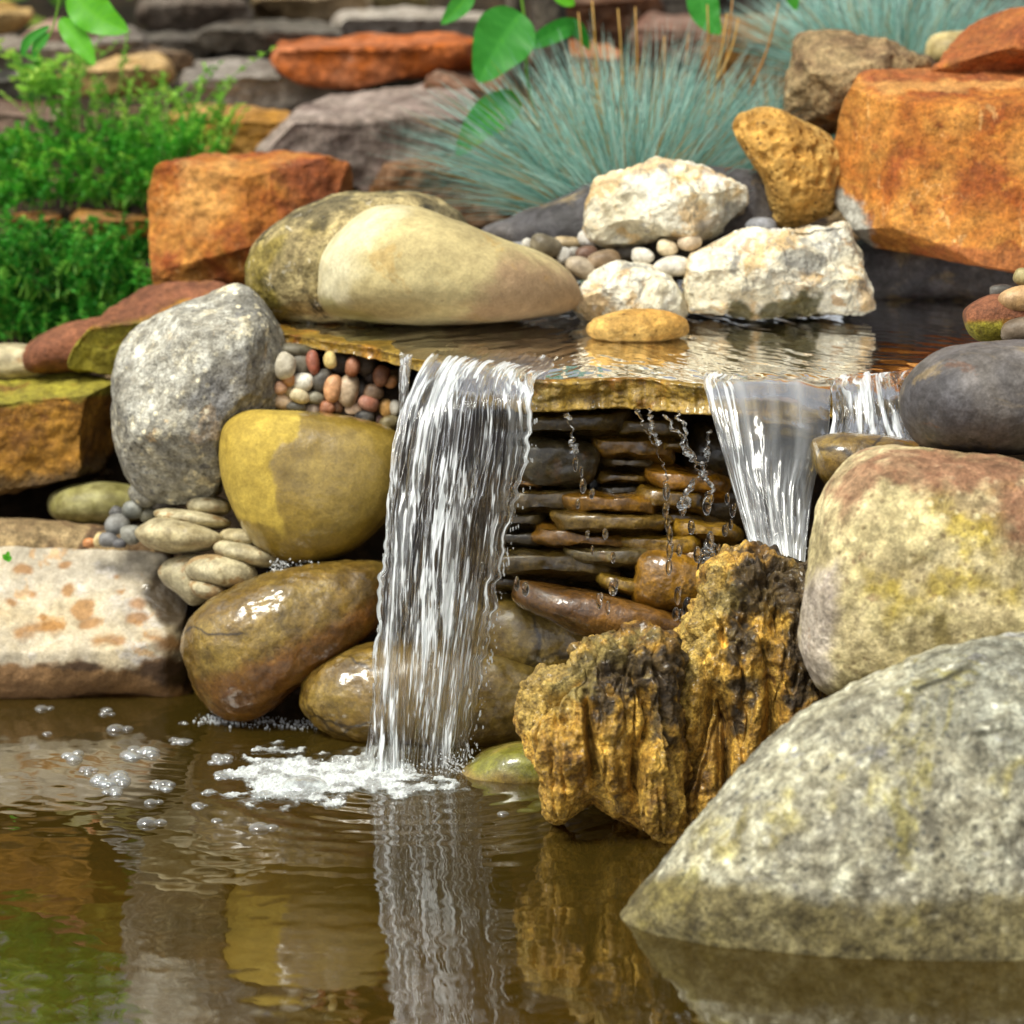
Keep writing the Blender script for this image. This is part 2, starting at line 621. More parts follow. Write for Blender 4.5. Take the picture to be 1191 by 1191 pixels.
# ------------------------------------------------------------------ the spill slab and the stream on it
LIP = [(302, 385), (345, 393), (400, 400), (440, 406), (480, 416), (520, 428), (560, 434), (600, 440), (640, 443), (700, 441), (760, 442),
       (815, 448), (870, 450), (920, 449), (965, 452), (1010, 448), (1060, 438), (1120, 426), (1200, 420), (1280, 416)]
lip3 = np.array([at_height(x, y, ZT) for x, y in LIP])
lipd = spline(lip3, False, 40)
lipd[:, 1] += .012 * fbm(lipd * np.array([22, 0, 0]), 71, 3) + .005 * fbm(lipd * np.array([90, 0, 0]), 72, 3)
ns = len(lipd)
back = np.full(ns, .80)
sN = np.linspace(0, 1, ns)
thick = .012 + .004 * sstep(lipd[:, 0], -.26, -.16) + .021 * sstep(lipd[:, 0], -.12, -.02)
thick *= sstep(sN, -.02, .02)
rows = []
kinds = []
for d in np.concatenate([[1.0], np.linspace(.9, .12, 26), [.09, .06, .04, .028, .018, .011]]):
    rows.append((lipd[:, 1] + (back - lipd[:, 1]) * d if d > .2 else lipd[:, 1] + d * .42, 0 * sN)); kinds.append(0)
for f in (.004, .0015):
    rows.append((lipd[:, 1] + f, -f * .25 + 0 * sN)); kinds.append(0)
for h in np.linspace(.08, .95, 22):
    rows.append((lipd[:, 1] + .004 * np.sin(h * 3.1) - .002, -thick * h)); kinds.append(1)
for d in (.01, .03, .08, .3):
    rows.append((lipd[:, 1] + d, -thick * (1 + d))); kinds.append(2)
V = np.concatenate([np.stack([lipd[:, 0], y, ZT + z], 1) for y, z in rows])
kind = np.repeat(kinds, ns)
n1 = fbm(V * np.array([26, 26, 60]), 21, 4)
n2 = fbm(V * np.array([90, 90, 130]), 22, 3)
V[:, 1] += np.where(kind == 1, n1 * .008 + n2 * .0025, n1 * .004 * (kind == 2))
V[:, 2] += np.where(kind == 0, .0016 * n1 + .0006 * n2, .003 * n1 + .0015 * n2)
sme = mesh_np('stone_slab', V, grid_faces(len(rows), ns))
M_SLAB = stone_mat('wet_slab_stone', ['#54461a', '#8e7226', '#ab8d3a', '#786a2e'], 8, [
    dict(scale=16, lo=.5, hi=.68, col='#b07a1c', amt=.7), dict(scale=5, lo=.55, hi=.68, col='#9a4f16', amt=.7),
    dict(scale=24, lo=.56, hi=.7, col='#3b3d1c', amt=.7), dict(scale=60, lo=.6, hi=.7, col='#1d160a', amt=.6)],
    wet=.55, wet_dark=.72, bump=1.6, rough=.6)
tag(link('stone_slab', sme, M_SLAB), 'thin ochre stone slab the stream spills over, roof above the dark stacked stones', 'stone slab')

# film of running water on the slab, drawn out towards its lips
lx = np.linspace(at_height(332, 400, ZT)[0], 1.0, 760)
ly = np.interp(lx, lipd[:, 0], lipd[:, 1])
tt = np.concatenate([np.linspace(1, .3, 120), np.linspace(.3, 0, 110)[1:]])
S, T = np.meshgrid(lx, tt)
LY = np.broadcast_to(ly, S.shape)
Yw = LY + T * (.86 - LY)
Zw = ZT + .0046 - .0034 * sstep(.07 - (Yw - LY), 0, .07) - .004 * sstep(-S, .09, .17)
q = np.stack([S.ravel(), Yw.ravel(), 0 * S.ravel()], 1)
d = (Yw - LY).ravel()
fast = np.exp(-d / .12)
xs = S.ravel()
fall1 = np.exp(-((xs + .02) / .13) ** 2)
flow = q.copy()
flow[:, 0] += .55 * d * np.sign(flow[:, 0] - .1)
wv = (.0010 + .0032 * fast * fall1) * fbm(flow * np.array([42, 15, 1]), 31, 3) + (.00045 + .0006 * fast) * fbm(flow * np.array([95, 60, 1]), 32, 3)
Zw = Zw.ravel() + wv * sstep(d, 0, .02)
wme = mesh_np('stream_water', np.stack([xs, Yw.ravel(), Zw], 1), grid_faces(len(tt), len(lx)))
M_STREAM = clear_water('stream_water', (.92, .86, .68))
tag(link('stream_water', wme, M_STREAM), kind='structure')

# ------------------------------------------------------------------ stone materials
M_ORANGE = stone_mat('rusty_orange_rock', ['#5e2a10', '#944e18', '#ab6a26', '#b87e36', '#8e481a'], 9, [
    dict(scale=30, lo=.52, hi=.66, col='#8a4413', amt=.7), dict(scale=12, lo=.6, hi=.72, col='#e0a040', amt=.6),
    dict(kind='vein', scale=6, lo=.0, hi=.018, col='#3a1e0e', amt=.6, gate=(5, .55, .62)),
    dict(kind='vein', scale=14, lo=0, hi=.02, col='#e0b478', amt=.6, gate=(8, .52, .6), wob=.12), dict(scale=18, lo=.62, hi=.68, col='#dcb070', amt=.45, stretch=(1.6, 1, .5)),
    dict(kind='attr', attr='grey', col='#a3a49a', amt=.95), dict(kind='attr', attr='top', col='#8a4a26', amt=.7),
    dict(kind='attr', attr='pale', col='#d9a45a', amt=.55)], mottle=.2, bump=2.2, grain=.38)
M_TAN = stone_mat('smooth_tan_sandstone', ['#9a8a60', '#b5a574', '#c3b584', '#a99a68'], 5, [
    dict(kind='attr', attr='pale', col='#d6cfae', amt=.75), dict(kind='attr', attr='purple', col='#97785c', amt=.75),  # lit cream side and shaded purple side painted into the colour
    dict(scale=12, lo=.56, hi=.7, col='#a98540', amt=.45), dict(kind='attr', attr='green', col='#8f8540', amt=.7),
    dict(scale=20, lo=.68, hi=.74, col='#9c4f36', amt=.45, gate=(5, .5, .6)),
    dict(scale=70, lo=.66, hi=.72, col='#6e5a3c', amt=.5)], bump=.6, grain=.14, rough=.75, mottle=.12)
M_YELLOW = stone_mat('yellow_boulder_stone', ['#957c2a', '#ab923c', '#b69e48'], 6, [
    dict(scale=40, lo=.62, hi=.72, col='#8d742c', amt=.5), dict(kind='attr', attr='painted_sheen', col='#c8b268', amt=.45)],  # gloss of the wet stone painted as a paler patch
    bump=.5, grain=.18, wet_attr=True, wet_dark=.56, mottle=.16)
M_GREY = stone_mat('grey_speckled_boulder', ['#5e5d58', '#827f74', '#9d998a', '#b8b198'], 9, [
    dict(scale=26, lo=.56, hi=.66, col='#e2d7b4', amt=.8), dict(scale=16, lo=.6, hi=.68, col='#c9a873', amt=.6),
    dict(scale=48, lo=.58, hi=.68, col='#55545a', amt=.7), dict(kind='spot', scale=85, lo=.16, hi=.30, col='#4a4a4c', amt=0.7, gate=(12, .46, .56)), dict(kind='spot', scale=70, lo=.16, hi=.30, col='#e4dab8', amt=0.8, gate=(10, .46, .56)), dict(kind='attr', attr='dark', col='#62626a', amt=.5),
    dict(kind='attr', attr='pale', col='#d9d6c6', amt=.45)], bump=2.4, grain=.4, mottle=.36)
M_MOTTLE = stone_mat('mottled_lichen_boulder', ['#76704c', '#93855a', '#ab9a6c', '#8a7a44'], 9, [
    dict(scale=20, lo=.52, hi=.60, col='#26241a', amt=.9, gate=(6, .38, .5)), dict(kind='attr', attr='olive', col='#837326', amt=.75),
    dict(scale=34, lo=.60, hi=.68, col='#d7d2c0', amt=.7), dict(kind='attr', attr='dark', col='#26251d', amt=.6)], bump=1.8, grain=.42)
M_SPOTTED = stone_mat('pale_spotted_boulder', ['#a29a88', '#b4aa96', '#bcae90', '#ac9874'], 6, [
    dict(scale=10, lo=.56, hi=.68, col='#c6c0b8', amt=.7), dict(scale=14, lo=.58, hi=.66, col='#b98a4a', amt=.55),
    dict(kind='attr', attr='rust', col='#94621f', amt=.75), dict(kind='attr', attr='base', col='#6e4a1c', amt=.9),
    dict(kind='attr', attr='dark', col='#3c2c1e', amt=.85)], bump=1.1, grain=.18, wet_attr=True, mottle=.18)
M_WETBROWN = stone_mat('wet_ochre_boulder', ['#5c4818', '#806626', '#97803c', '#74601f'], 8, [
    dict(scale=22, lo=.55, hi=.68, col='#5f4a1a', amt=.6), dict(scale=14, lo=.6, hi=.7, col='#c0a766', amt=.5),
    dict(kind='vein', scale=7, lo=0, hi=.025, col='#241a0a', amt=.8, gate=(5, .5, .58)),
    dict(kind='attr', attr='rust', col='#7d4a14', amt=.7), dict(kind='attr', attr='green', col='#7d8422', amt=.8)], wet=.85, wet_dark=.62, bump=1.0, grain=.25, rough=.6)
M_TUFA = stone_mat('porous_tufa', ['#4a3212', '#8a6422', '#b48a34', '#cda548', '#80581c'], 16, [
    dict(scale=10, lo=.55, hi=.7, col='#dcb65c', amt=.8, stretch=(2.6, 2.6, .5)), dict(scale=26, lo=.56, hi=.66, col='#4a3212', amt=.7),
    dict(kind='attr', attr='dark', col='#2b251c', amt=.88), dict(kind='attr', attr='pale', col='#a39050', amt=.6),
    dict(scale=60, lo=.6, hi=.68, col='#b8a268', amt=.5)], bump=3.2, grain=.5, wet=.25, mottle=.42)
M_CREAM = stone_mat('cream_lichen_boulder', ['#7a6a48', '#a3956c', '#c2b484', '#a99a60'], 6.5, [
    dict(scale=6, lo=.48, hi=.58, col='#d2c294', amt=.8), dict(scale=4, lo=.54, hi=.62, col='#8a7150', amt=.6), dict(kind='attr', attr='yellow', col='#ae982e', amt=.75, gate=(22, .38, .56)),
    dict(scale=34, lo=.62, hi=.69, col='#ddd0a2', amt=.6), dict(kind='spot', scale=60, lo=.16, hi=.30, col='#e2d4a6', amt=0.75, gate=(9, .46, .56)), dict(kind='spot', scale=80, lo=.16, hi=.30, col='#6c5638', amt=0.6, gate=(12, .46, .56)), dict(kind='attr', attr='brown', col='#80503a', amt=.75),
    dict(kind='attr', attr='grey', col='#b5aaa4', amt=.7), dict(scale=15, lo=.58, hi=.68, col='#8c6a4c', amt=.6),
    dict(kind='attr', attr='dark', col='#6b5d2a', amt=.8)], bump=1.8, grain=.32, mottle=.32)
M_FORE = stone_mat('big_grey_lichen_boulder', ['#68665a', '#8f8b78', '#aba78e', '#bfb99c'], 9, [
    dict(scale=20, lo=.52, hi=.64, col='#bcbaa2', amt=.55), dict(scale=3.4, lo=.48, hi=.62, col='#77786c', amt=.6), dict(scale=12, lo=.58, hi=.66, col='#8a8b90', amt=.6),
    dict(scale=8, lo=.54, hi=.66, col='#8f8640', amt=.7), dict(scale=45, lo=.6, hi=.68, col='#5d5c58', amt=.6),
    dict(kind='spot', scale=75, lo=.16, hi=.30, col='#50514c', amt=0.7, gate=(11, .46, .56)), dict(kind='spot', scale=52, lo=.16, hi=.30, col='#d6d3bd', amt=0.75, gate=(9, .46, .56)), dict(kind='attr', attr='base', col='#64592e', amt=.85), dict(kind='attr', attr='yellow', col='#a0933a', amt=.6, gate=(26, .42, .56)),
    dict(kind='attr', attr='crack', col='#35321f', amt=.85)], bump=2.8, grain=.46, mottle=.42)
M_DARK = stone_mat('dark_grey_boulder', ['#3c3a3c', '#504d4e', '#6a645f', '#4c4847'], 7, [
    dict(scale=12, lo=.52, hi=.66, col='#8a7858', amt=.8), dict(scale=32, lo=.6, hi=.7, col='#262527', amt=.7),
    dict(scale=10, lo=.62, hi=.7, col='#6b4a34', amt=.6)], bump=1.0, grain=.25, rough=.6)
M_QUARTZ = stone_mat('white_quartz', ['#b5ab90', '#d8d0b4', '#e6e2cf', '#dccd9e'], 10, [
    dict(scale=13, lo=.47, hi=.60, col='#c79a48', amt=.6), dict(scale=30, lo=.58, hi=.66, col='#a8752c', amt=.6), dict(scale=22, lo=.58, hi=.66, col='#8b8a86', amt=.7),
    dict(kind='vein', scale=13, lo=0, hi=.035, col='#77736a', amt=.65, gate=(7, .48, .56), wob=.09),
    dict(scale=9, lo=.6, hi=.7, col='#edE9de', amt=.8), dict(kind='attr', attr='moss', col='#4a4416', amt=.9),
    dict(kind='attr', attr='dark', col='#6b6a66', amt=.75)], bump=2.4, grain=.2, rough=.5, mottle=.16)
M_POROUS = stone_mat('pitted_tan_stone', ['#a97b34', '#bd9248', '#c9a45c', '#b5863a'], 8, [
    dict(scale=14, lo=.56, hi=.68, col='#a06a24', amt=.7), dict(kind='spot', scale=90, lo=.14, hi=.26, col='#4a2f10', amt=.85, gate=(16, .44, .54)),
    dict(scale=28, lo=.6, hi=.7, col='#d9bd80', amt=.5)], bump=1.3, grain=.26)
M_ROUGH = stone_mat('rough_brown_stone', ['#4e3a26', '#7a6244', '#96805a', '#a38c64'], 11, [
    dict(scale=9, lo=.54, hi=.64, col='#4a3020', amt=.8), dict(scale=30, lo=.58, hi=.68, col='#c0a878', amt=.6),
    dict(scale=18, lo=.6, hi=.7, col='#8f5a24', amt=.6)], bump=2.4, grain=.42, stretch=(1, 1, 2))
M_LEDGE = stone_mat('ochre_ledge_stone', ['#5c3a10', '#855a18', '#9a6e24', '#784e16'], 8, [
    dict(kind='attr', attr='green', col='#8f8a2c', amt=.85), dict(scale=14, lo=.55, hi=.66, col='#6a4014', amt=.75),
    dict(scale=26, lo=.6, hi=.7, col='#c8902a', amt=.6), dict(kind='attr', attr='red', col='#7a4a34', amt=.9),
    dict(kind='attr', attr='dark', col='#3a3424', amt=.7)], bump=1.8, grain=.34)
M_FLATPALE = stone_mat('pale_flat_stone', ['#8c8468', '#aaa080', '#bdb18c', '#a09064'], 9, [
    dict(scale=17, lo=.55, hi=.62, col='#8a632e', amt=.65), dict(scale=40, lo=.6, hi=.7, col='#d2c6ae', amt=.4)], bump=.8, grain=.2, rough=.6)
M_PEBBLE = stone_mat('pebble_stone', 'object', 28, [
    dict(scale=60, lo=.62, hi=.72, col='#6e5236', amt=.3)], bump=.4, grain=.12, rough=.5, fine=420)
M_WETWALL = stone_mat('wet_flat_stone', 'object', 16, [
    dict(scale=26, lo=.56, hi=.68, col='#1e1607', amt=.7), dict(scale=14, lo=.58, hi=.7, col='#7a5418', amt=.5)],
    wet=1.0, wet_dark=.72, bump=1.2, grain=.36, rough=.6, mottle=.36, pale=.05)
M_BACK = stone_mat('garden_bank_stone', 'object', 7, [
    dict(scale=12, lo=.56, hi=.68, col='#4a3a2a', amt=.5), dict(scale=22, lo=.6, hi=.7, col='#a09484', amt=.4)], bump=1.6, grain=.3)

# ------------------------------------------------------------------ the large stones round the fall
rock('boulder', 'smooth long tan boulder resting on the slab, tapering towards the white quartz stones', 'boulder',
     [(372, 330), (375, 300), (391, 272), (420, 246), (450, 237), (490, 240), (530, 256), (580, 278), (630, 296), (665, 317), (677, 340),
      (668, 360), (620, 371), (560, 377), (500, 379), (430, 375), (385, 364), (373, 348)], .50, .13, M_TAN, 7, 2.3, 3,
     ((9, .005), (40, .0007)), masks={
         'pale': [([(370, 285), (440, 232), (470, 245), (420, 290), (405, 340), (420, 380), (360, 380)], 18, 14)],
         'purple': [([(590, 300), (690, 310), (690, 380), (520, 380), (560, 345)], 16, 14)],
         'green': [([(370, 345), (420, 360), (470, 390), (360, 390)], 6, 6)]})
rock('boulder', 'yellow boulder with a dark wet patch, under the pebble pocket beside the waterfall', 'boulder',
     [(253, 515), (261, 491), (288, 478), (330, 479), (400, 483), (455, 497), (474, 520), (468, 580), (445, 612), (400, 646), (345, 657),
      (300, 640), (274, 602), (258, 560)], .36, .10, M_YELLOW, 7, 3.0, 5, ((10, .003), (60, .0004)), masks={
         'wet': [([(352, 480), (345, 505), (312, 536), (318, 565), (330, 622), (322, 612), (290, 606), (272, 610), (290, 670), (520, 670), (520, 480), (400, 470)], 3.5, 10),
                 ],
         'painted_sheen': [([(395, 500), (372, 527), (335, 542), (350, 568), (365, 596), (390, 614), (440, 602), (470, 560), (470, 515), (430, 500)], 8, 10)]})
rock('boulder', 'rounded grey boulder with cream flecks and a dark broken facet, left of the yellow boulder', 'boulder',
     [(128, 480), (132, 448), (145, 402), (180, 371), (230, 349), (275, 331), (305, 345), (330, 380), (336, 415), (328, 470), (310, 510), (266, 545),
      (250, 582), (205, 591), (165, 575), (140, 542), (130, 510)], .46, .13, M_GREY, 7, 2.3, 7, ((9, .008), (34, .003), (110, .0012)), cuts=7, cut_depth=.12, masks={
         'dark': [([(232, 440), (262, 410), (300, 402), (340, 420), (330, 480), (270, 520), (235, 520), (220, 480)], 14, 26)],  # shade of the lower right facet painted into the colour
         'pale': [([(140, 400), (240, 345), (300, 380), (215, 450), (160, 490)], 12, 20)]})  # lit upper left side painted paler
rock('boulder', 'olive mottled boulder with dark lichen behind the tan boulder', 'boulder',
     [(286, 305), (300, 275), (340, 246), (385, 229), (440, 223), (500, 229), (540, 255), (545, 300), (470, 370), (340, 377), (306, 373), (288, 342)],
     .60, .12, M_MOTTLE, 7, 2.5, 11, ((10, .006), (40, .003), (120, .001)), masks={
         'olive': [([(280, 300), (330, 270), (310, 330), (350, 380), (290, 380)], 8, 12)],
         'dark': [([(330, 250), (420, 215), (410, 235), (375, 262), (350, 262)], 5, 14), ([(480, 225), (545, 240), (545, 280), (500, 250)], 5, 10)]})
rock('rock', 'squarish rust-orange rock beside the green plants', 'rock',
     [(171, 225), (177, 212), (181, 192), (240, 179), (330, 176), (385, 183), (408, 190), (414, 240), (390, 330), (280, 352), (178, 335), (172, 280)],
     .90, .14, M_ORANGE, 7, 4.0, 13, ((7, .006), (30, .005), (90, .002)), planes=[(-.42, .06, .9, .60), (.45, .10, .85, .58), (.0, .92, .38, .80), (-.2, -.5, .8, .72), (.95, .1, .3, .84)], smooth=False, masks={
         'pale': [([(215, 190), (270, 185), (262, 240), (240, 275), (195, 262)], 14, 18)],  # lit left face painted paler than the right one
         'top': [([(320, 180), (420, 185), (420, 240), (300, 350), (330, 250)], 14, 24)]})
rock('rock', 'huge blocky orange rock with a grey patch at its lower corner, over dark water', 'rock',
     [(963, 205), (970, 160), (985, 110), (1000, 84), (1060, 82), (1150, 76), (1240, 80), (1330, 110), (1350, 220), (1320, 300), (1240, 322), (1190, 317),
      (1130, 306), (1080, 296), (1020, 290), (993, 268), (970, 232)], .66, .22, M_ORANGE, 7, 4.5, 17, ((6, .005), (26, .0035), (80, .0016)), planes=[(-.10, .10, 1, .50), (-.75, .05, .6, .74), (-.1, .85, .55, .72), (-.6, -.6, .5, .95)],
     smooth=False, masks={
         'grey': [([(970, 218), (985, 226), (1005, 240), (1020, 290), (990, 290), (970, 250)], 4, 10)],
         'top': [([(990, 70), (1350, 60), (1350, 95), (1180, 104), (1010, 104)], 4, 8), ([(1060, 286), (1350, 290), (1350, 340), (1060, 330)], 4, 10)],
         'pale': [([(1000, 96), (1350, 90), (1350, 97), (1100, 106), (1040, 107)], 3, 8)]})
rock('rock', 'reddish broken rock lying on top of the huge orange rock', 'rock',
     [(1085, 86), (1098, 60), (1112, 42), (1140, 22), (1170, 10), (1230, 4), (1300, 30), (1310, 95), (1190, 98), (1110, 100)], .74, .14, M_ORANGE, 6, 3.5, 19,
     ((14, .006), (50, .004)), planes=[(-.6, .5, .6, .55), (.3, .3, .9, .5), (-.1, -.4, .9, .55)], smooth=False, masks={'top': [([(1080, 0), (1320, 0), (1320, 110), (1080, 110)], 10, 60)]})
rock('rock', 'dark shaded stone under the huge orange rock at the water edge', 'rock',
     [(985, 290), (1050, 270), (1150, 280), (1260, 300), (1260, 350), (1100, 352), (1000, 352)], .78, .1, M_DARK, 6, 3, 23, ((14, .006), (60, .002)))
rock('rock', 'pitted tan stone leaning between quartz and the huge orange rock', 'rock',
     [(851, 150), (858, 133), (880, 126), (905, 127), (935, 142), (965, 160), (980, 190), (972, 245), (955, 255), (912, 267), (898, 245), (888, 210), (868, 180)],
     .68, .07, M_POROUS, 7, 2.3, 29, ((16, .004), (50, .0016), (130, .0007)), centre=(918, 195),
     fn=lambda p, n, o: -.007 * sstep(.42 - worley((p + .3) * np.array([46, 46, 34]) + o, 5), 0, .2) - .0025 * sstep(.45 - worley((p + .3) * 110 + o, 6), 0, .2))
rock('rock', 'rough brown crumbly rock between the grass tufts and the orange rock', 'rock',
     [(916, 130), (918, 85), (930, 45), (975, 36), (1030, 45), (1045, 58), (1080, 68), (1090, 85), (1040, 150), (960, 160), (940, 145)], .84, .1, M_ROUGH, 7, 3.2, 31,
     ((12, .010), (40, .006), (100, .002)), cuts=6, cut_depth=.2, smooth=False)
rock('rock', 'small smooth cream stone peeping over the rocks before the upper grass', 'rock',
     [(1077, 60), (1082, 44), (1100, 37), (1130, 38), (1140, 70), (1100, 82), (1082, 74)], .95, .05, M_PEBBLE, 5, 2.3, 37, color=hexc('#b9a76c'))
rock('quartz', 'white quartz stone perched on pebbles, highest of three', 'quartz stone',
     [(683, 248), (690, 222), (710, 205), (745, 194), (790, 194), (830, 202), (862, 206), (873, 225), (865, 246), (845, 262), (825, 278), (790, 274), (760, 280), (728, 288), (700, 286), (686, 268)],
     .62, .075, M_QUARTZ, 7, 2.6, 41, ((15, .016), (45, .007), (120, .0020)), cuts=10, cut_depth=.15, masks={
         'dark': [([(815, 262), (845, 230), (880, 235), (880, 290), (800, 292)], 5, 12)]})
rock('quartz', 'small domed white quartz stone beside the tan boulder tip', 'quartz stone',
     [(668, 358), (676, 340), (690, 322), (712, 308), (738, 305), (765, 312), (785, 328), (798, 348), (795, 366), (760, 372), (700, 372)], .535, .055, M_QUARTZ, 7, 2.5, 43,
     ((20, .010), (60, .005), (150, .0014)), cuts=5, cut_depth=.10)
rock('quartz', 'largest white quartz stone with ochre stains, at the water edge under the pitted tan stone', 'quartz stone',
     [(800, 358), (801, 318), (810, 295), (840, 279), (885, 272), (930, 262), (975, 258), (988, 268), (1002, 305), (1018, 350), (1005, 362), (930, 366), (860, 367), (815, 366)],
     .535, .075, M_QUARTZ, 7, 3.0, 47, ((14, .013), (45, .007), (130, .0020)), cuts=9, cut_depth=.14, masks={
         'moss': [([(845, 366), (860, 348), (880, 360), (905, 352), (935, 335), (960, 345), (950, 370), (850, 375)], 4, 12)],
         'dark': [([(905, 300), (935, 285), (960, 300), (930, 325)], 5, 14), ([(852, 296), (862, 296), (856, 325), (848, 315)], 2, 4)]})
rock('rock', 'dark grey mortared slab behind the top quartz stone', 'rock',
     [(560, 275), (600, 250), (650, 230), (690, 210), (780, 195), (880, 198), (915, 230), (930, 300), (800, 320), (640, 320)], .74, .10, M_DARK, 6, 2.6, 53,
     ((14, .005), (60, .002)))
rock('pebble', 'flat ochre grainy stone alone in the water on the slab', 'pebble',
     [(682, 384), (690, 371), (715, 363), (750, 360), (785, 365), (800, 377), (795, 391), (760, 400), (715, 400), (690, 394)], .40, .045, M_POROUS, 6, 2.3, 59,
     ((30, .002), (140, .0012)))
rock('boulder', 'broad pale stone with rust spots lying along the pond edge', 'boulder',
     [(-120, 700), (-60, 650), (0, 638), (80, 638), (140, 640), (190, 645), (212, 670), (226, 700), (232, 760), (226, 800), (228, 822), (150, 812), (100, 812), (60, 820), (0, 826), (-90, 820)],
     .47, .13, M_SPOTTED, 7, 3.4, 61, ((8, .006), (30, .0035), (90, .001)), planes=[(0, .55, .85, .70)], masks={
         'rust': [(blob_outline(97, 709, 13, 13, 0, 1), 2, 4), (blob_outline(25, 662, 11, 7, 0, 2), 2, 4), (blob_outline(78, 687, 7, 8, 0, 3), 2, 3), (blob_outline(76, 657, 8, 4, -15, 4), 2, 3),
                  (blob_outline(38, 692, 5, 4, 0, 5), 1.5, 2), (blob_outline(13, 700, 7, 4, 20, 6), 2, 3), (blob_outline(160, 702, 10, 8, 0, 7), 3, 4), (blob_outline(160, 719, 14, 7, -10, 8), 3, 4),
                  (blob_outline(140, 688, 5, 3, 0, 9), 2, 2), (blob_outline(105, 725, 14, 6, -20, 10), 3, 5), (blob_outline(45, 731, 28, 7, -8, 11), 5, 8), (blob_outline(190, 745, 24, 9, 15, 12), 5, 8),
                  (blob_outline(50, 718, 4, 4, 0, 13), 1.5, 2), (blob_outline(125, 745, 20, 6, 0, 14), 4, 7), (blob_outline(136, 671, 4, 3, 0, 15), 1.5, 2)],
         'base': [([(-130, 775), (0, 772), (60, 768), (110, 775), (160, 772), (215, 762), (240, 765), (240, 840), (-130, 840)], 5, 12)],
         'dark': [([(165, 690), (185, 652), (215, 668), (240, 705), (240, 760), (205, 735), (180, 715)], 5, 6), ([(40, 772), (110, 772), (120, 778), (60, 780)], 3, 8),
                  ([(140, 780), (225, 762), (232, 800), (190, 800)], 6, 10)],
         'wet': [([(160, 690), (185, 652), (215, 668), (240, 705), (240, 840), (195, 840), (190, 730)], 6, 6)]})
rock('boulder', 'wet ochre boulder leaning down into the pond beside the waterfall', 'boulder',
     [(212, 745), (225, 714), (260, 689), (310, 667), (370, 657), (425, 653), (450, 662), (455, 700), (430, 740), (385, 775), (330, 818), (292, 840), (250, 832), (225, 802), (213, 768)],
     .26, .09, M_WETBROWN, 7, 2.5, 67, ((9, .006), (32, .0028), (90, .0010)), masks={
         'rust': [([(225, 790), (300, 770), (360, 740), (440, 690), (460, 740), (330, 840), (250, 850)], 12, 10)]},
     fn=lambda p, n, o: -.0035 * sstep(.012 - np.abs(vnoise(p * 11 + 3.3, 8)) * .06, 0, .008) * sstep(vnoise(p * 7 + 1, 3), -.1, .2))
rock('boulder', 'broad wet brown stone behind the foot of the waterfall', 'boulder',
     [(349, 806), (362, 780), (400, 758), (450, 748), (520, 748), (580, 752), (640, 765), (690, 790), (690, 835), (640, 862), (560, 872), (480, 872), (400, 862), (355, 830)],
     .20, .09, M_WETBROWN, 7, 2.6, 71, ((10, .006), (36, .003), (90, .0010)))
rock('flat_stone', 'brown wet flat stone at the foot of the stacked stones, behind the tufa', 'flat stone',
     [(540, 735), (562, 697), (600, 688), (640, 697), (690, 716), (740, 745), (740, 790), (640, 790), (570, 775)], .24, .10, M_WETBROWN, 7, 3, 73, ((14, .005), (50, .0015)))
rock('boulder', 'yellow-green half sunken stone at the foot of the waterfall', 'boulder',
     [(520, 920), (545, 888), (575, 868), (610, 860), (660, 862), (700, 890), (690, 925), (600, 932), (545, 930)], .03, .07, M_WETBROWN, 6, 2.3, 79, ((14, .004), (60, .001)), masks={'green': [([(540, 880), (640, 855), (640, 905), (550, 900)], 12, 10)]})
def pitted(p, n, o):
    q = p + np.array([.3, .3, .3])
    low = 1 - sstep(p[:, 2], -.02, .09)
    fl = np.abs(fbm(q * np.array([17, 17, 3.2]) + o, 4, 2))            # flutes washed down the face
    fl2 = np.abs(fbm(q * np.array([44, 44, 8]) + o, 14, 2))
    w = worley(q * np.array([40, 40, 13]) + o, 7)
    w2 = worley(q * np.array([90, 90, 60]) + o, 9)
    knob = worley(q * np.array([60, 60, 60]) + o, 17)
    face = np.clip(-(n @ FWD) * 1.5 - .1, 0, 1)
    d = face * -.040 * (.35 + .65 * low) * (1 - sstep(fl, 0, .22)) + .016 * low * fl * face - .008 * face * (1 - sstep(fl2, 0, .15))
    d += -(.010 * (1 - .4 * low)) * sstep(.5 - w, 0, .3) - .0035 * sstep(.5 - w2, 0, .35)
    d += .006 * (1 - low) * sstep(.62 - knob, 0, .5) + .002 * fbm(q * 130, 6, 2) + .012 * fbm(q * 22 + o, 3, 2)
    return d
rock('tufa', 'lower porous ochre tufa rock with dripping ridges standing over the pond', 'tufa rock',
     [(600, 838), (606, 800), (632, 780), (664, 778), (670, 752), (700, 738), (722, 742), (738, 736), (760, 740), (782, 752), (792, 800), (792, 880), (792, 955), (779, 980), (735, 962),
      (705, 942), (690, 932), (672, 940), (655, 955), (636, 950), (630, 900), (612, 870)], -.22, .09, M_TUFA, 8, 3.2, 83, ((18, .006), (160, .0016)), centre=(705, 850), masks={
         'dark': [([(655, 800), (690, 740), (800, 745), (800, 850), (770, 870), (745, 800), (700, 830)], 12, 40)],
         'pale': [([(595, 780), (700, 735), (760, 735), (700, 770), (660, 830), (600, 850)], 10, 25)]}, fn=pitted)
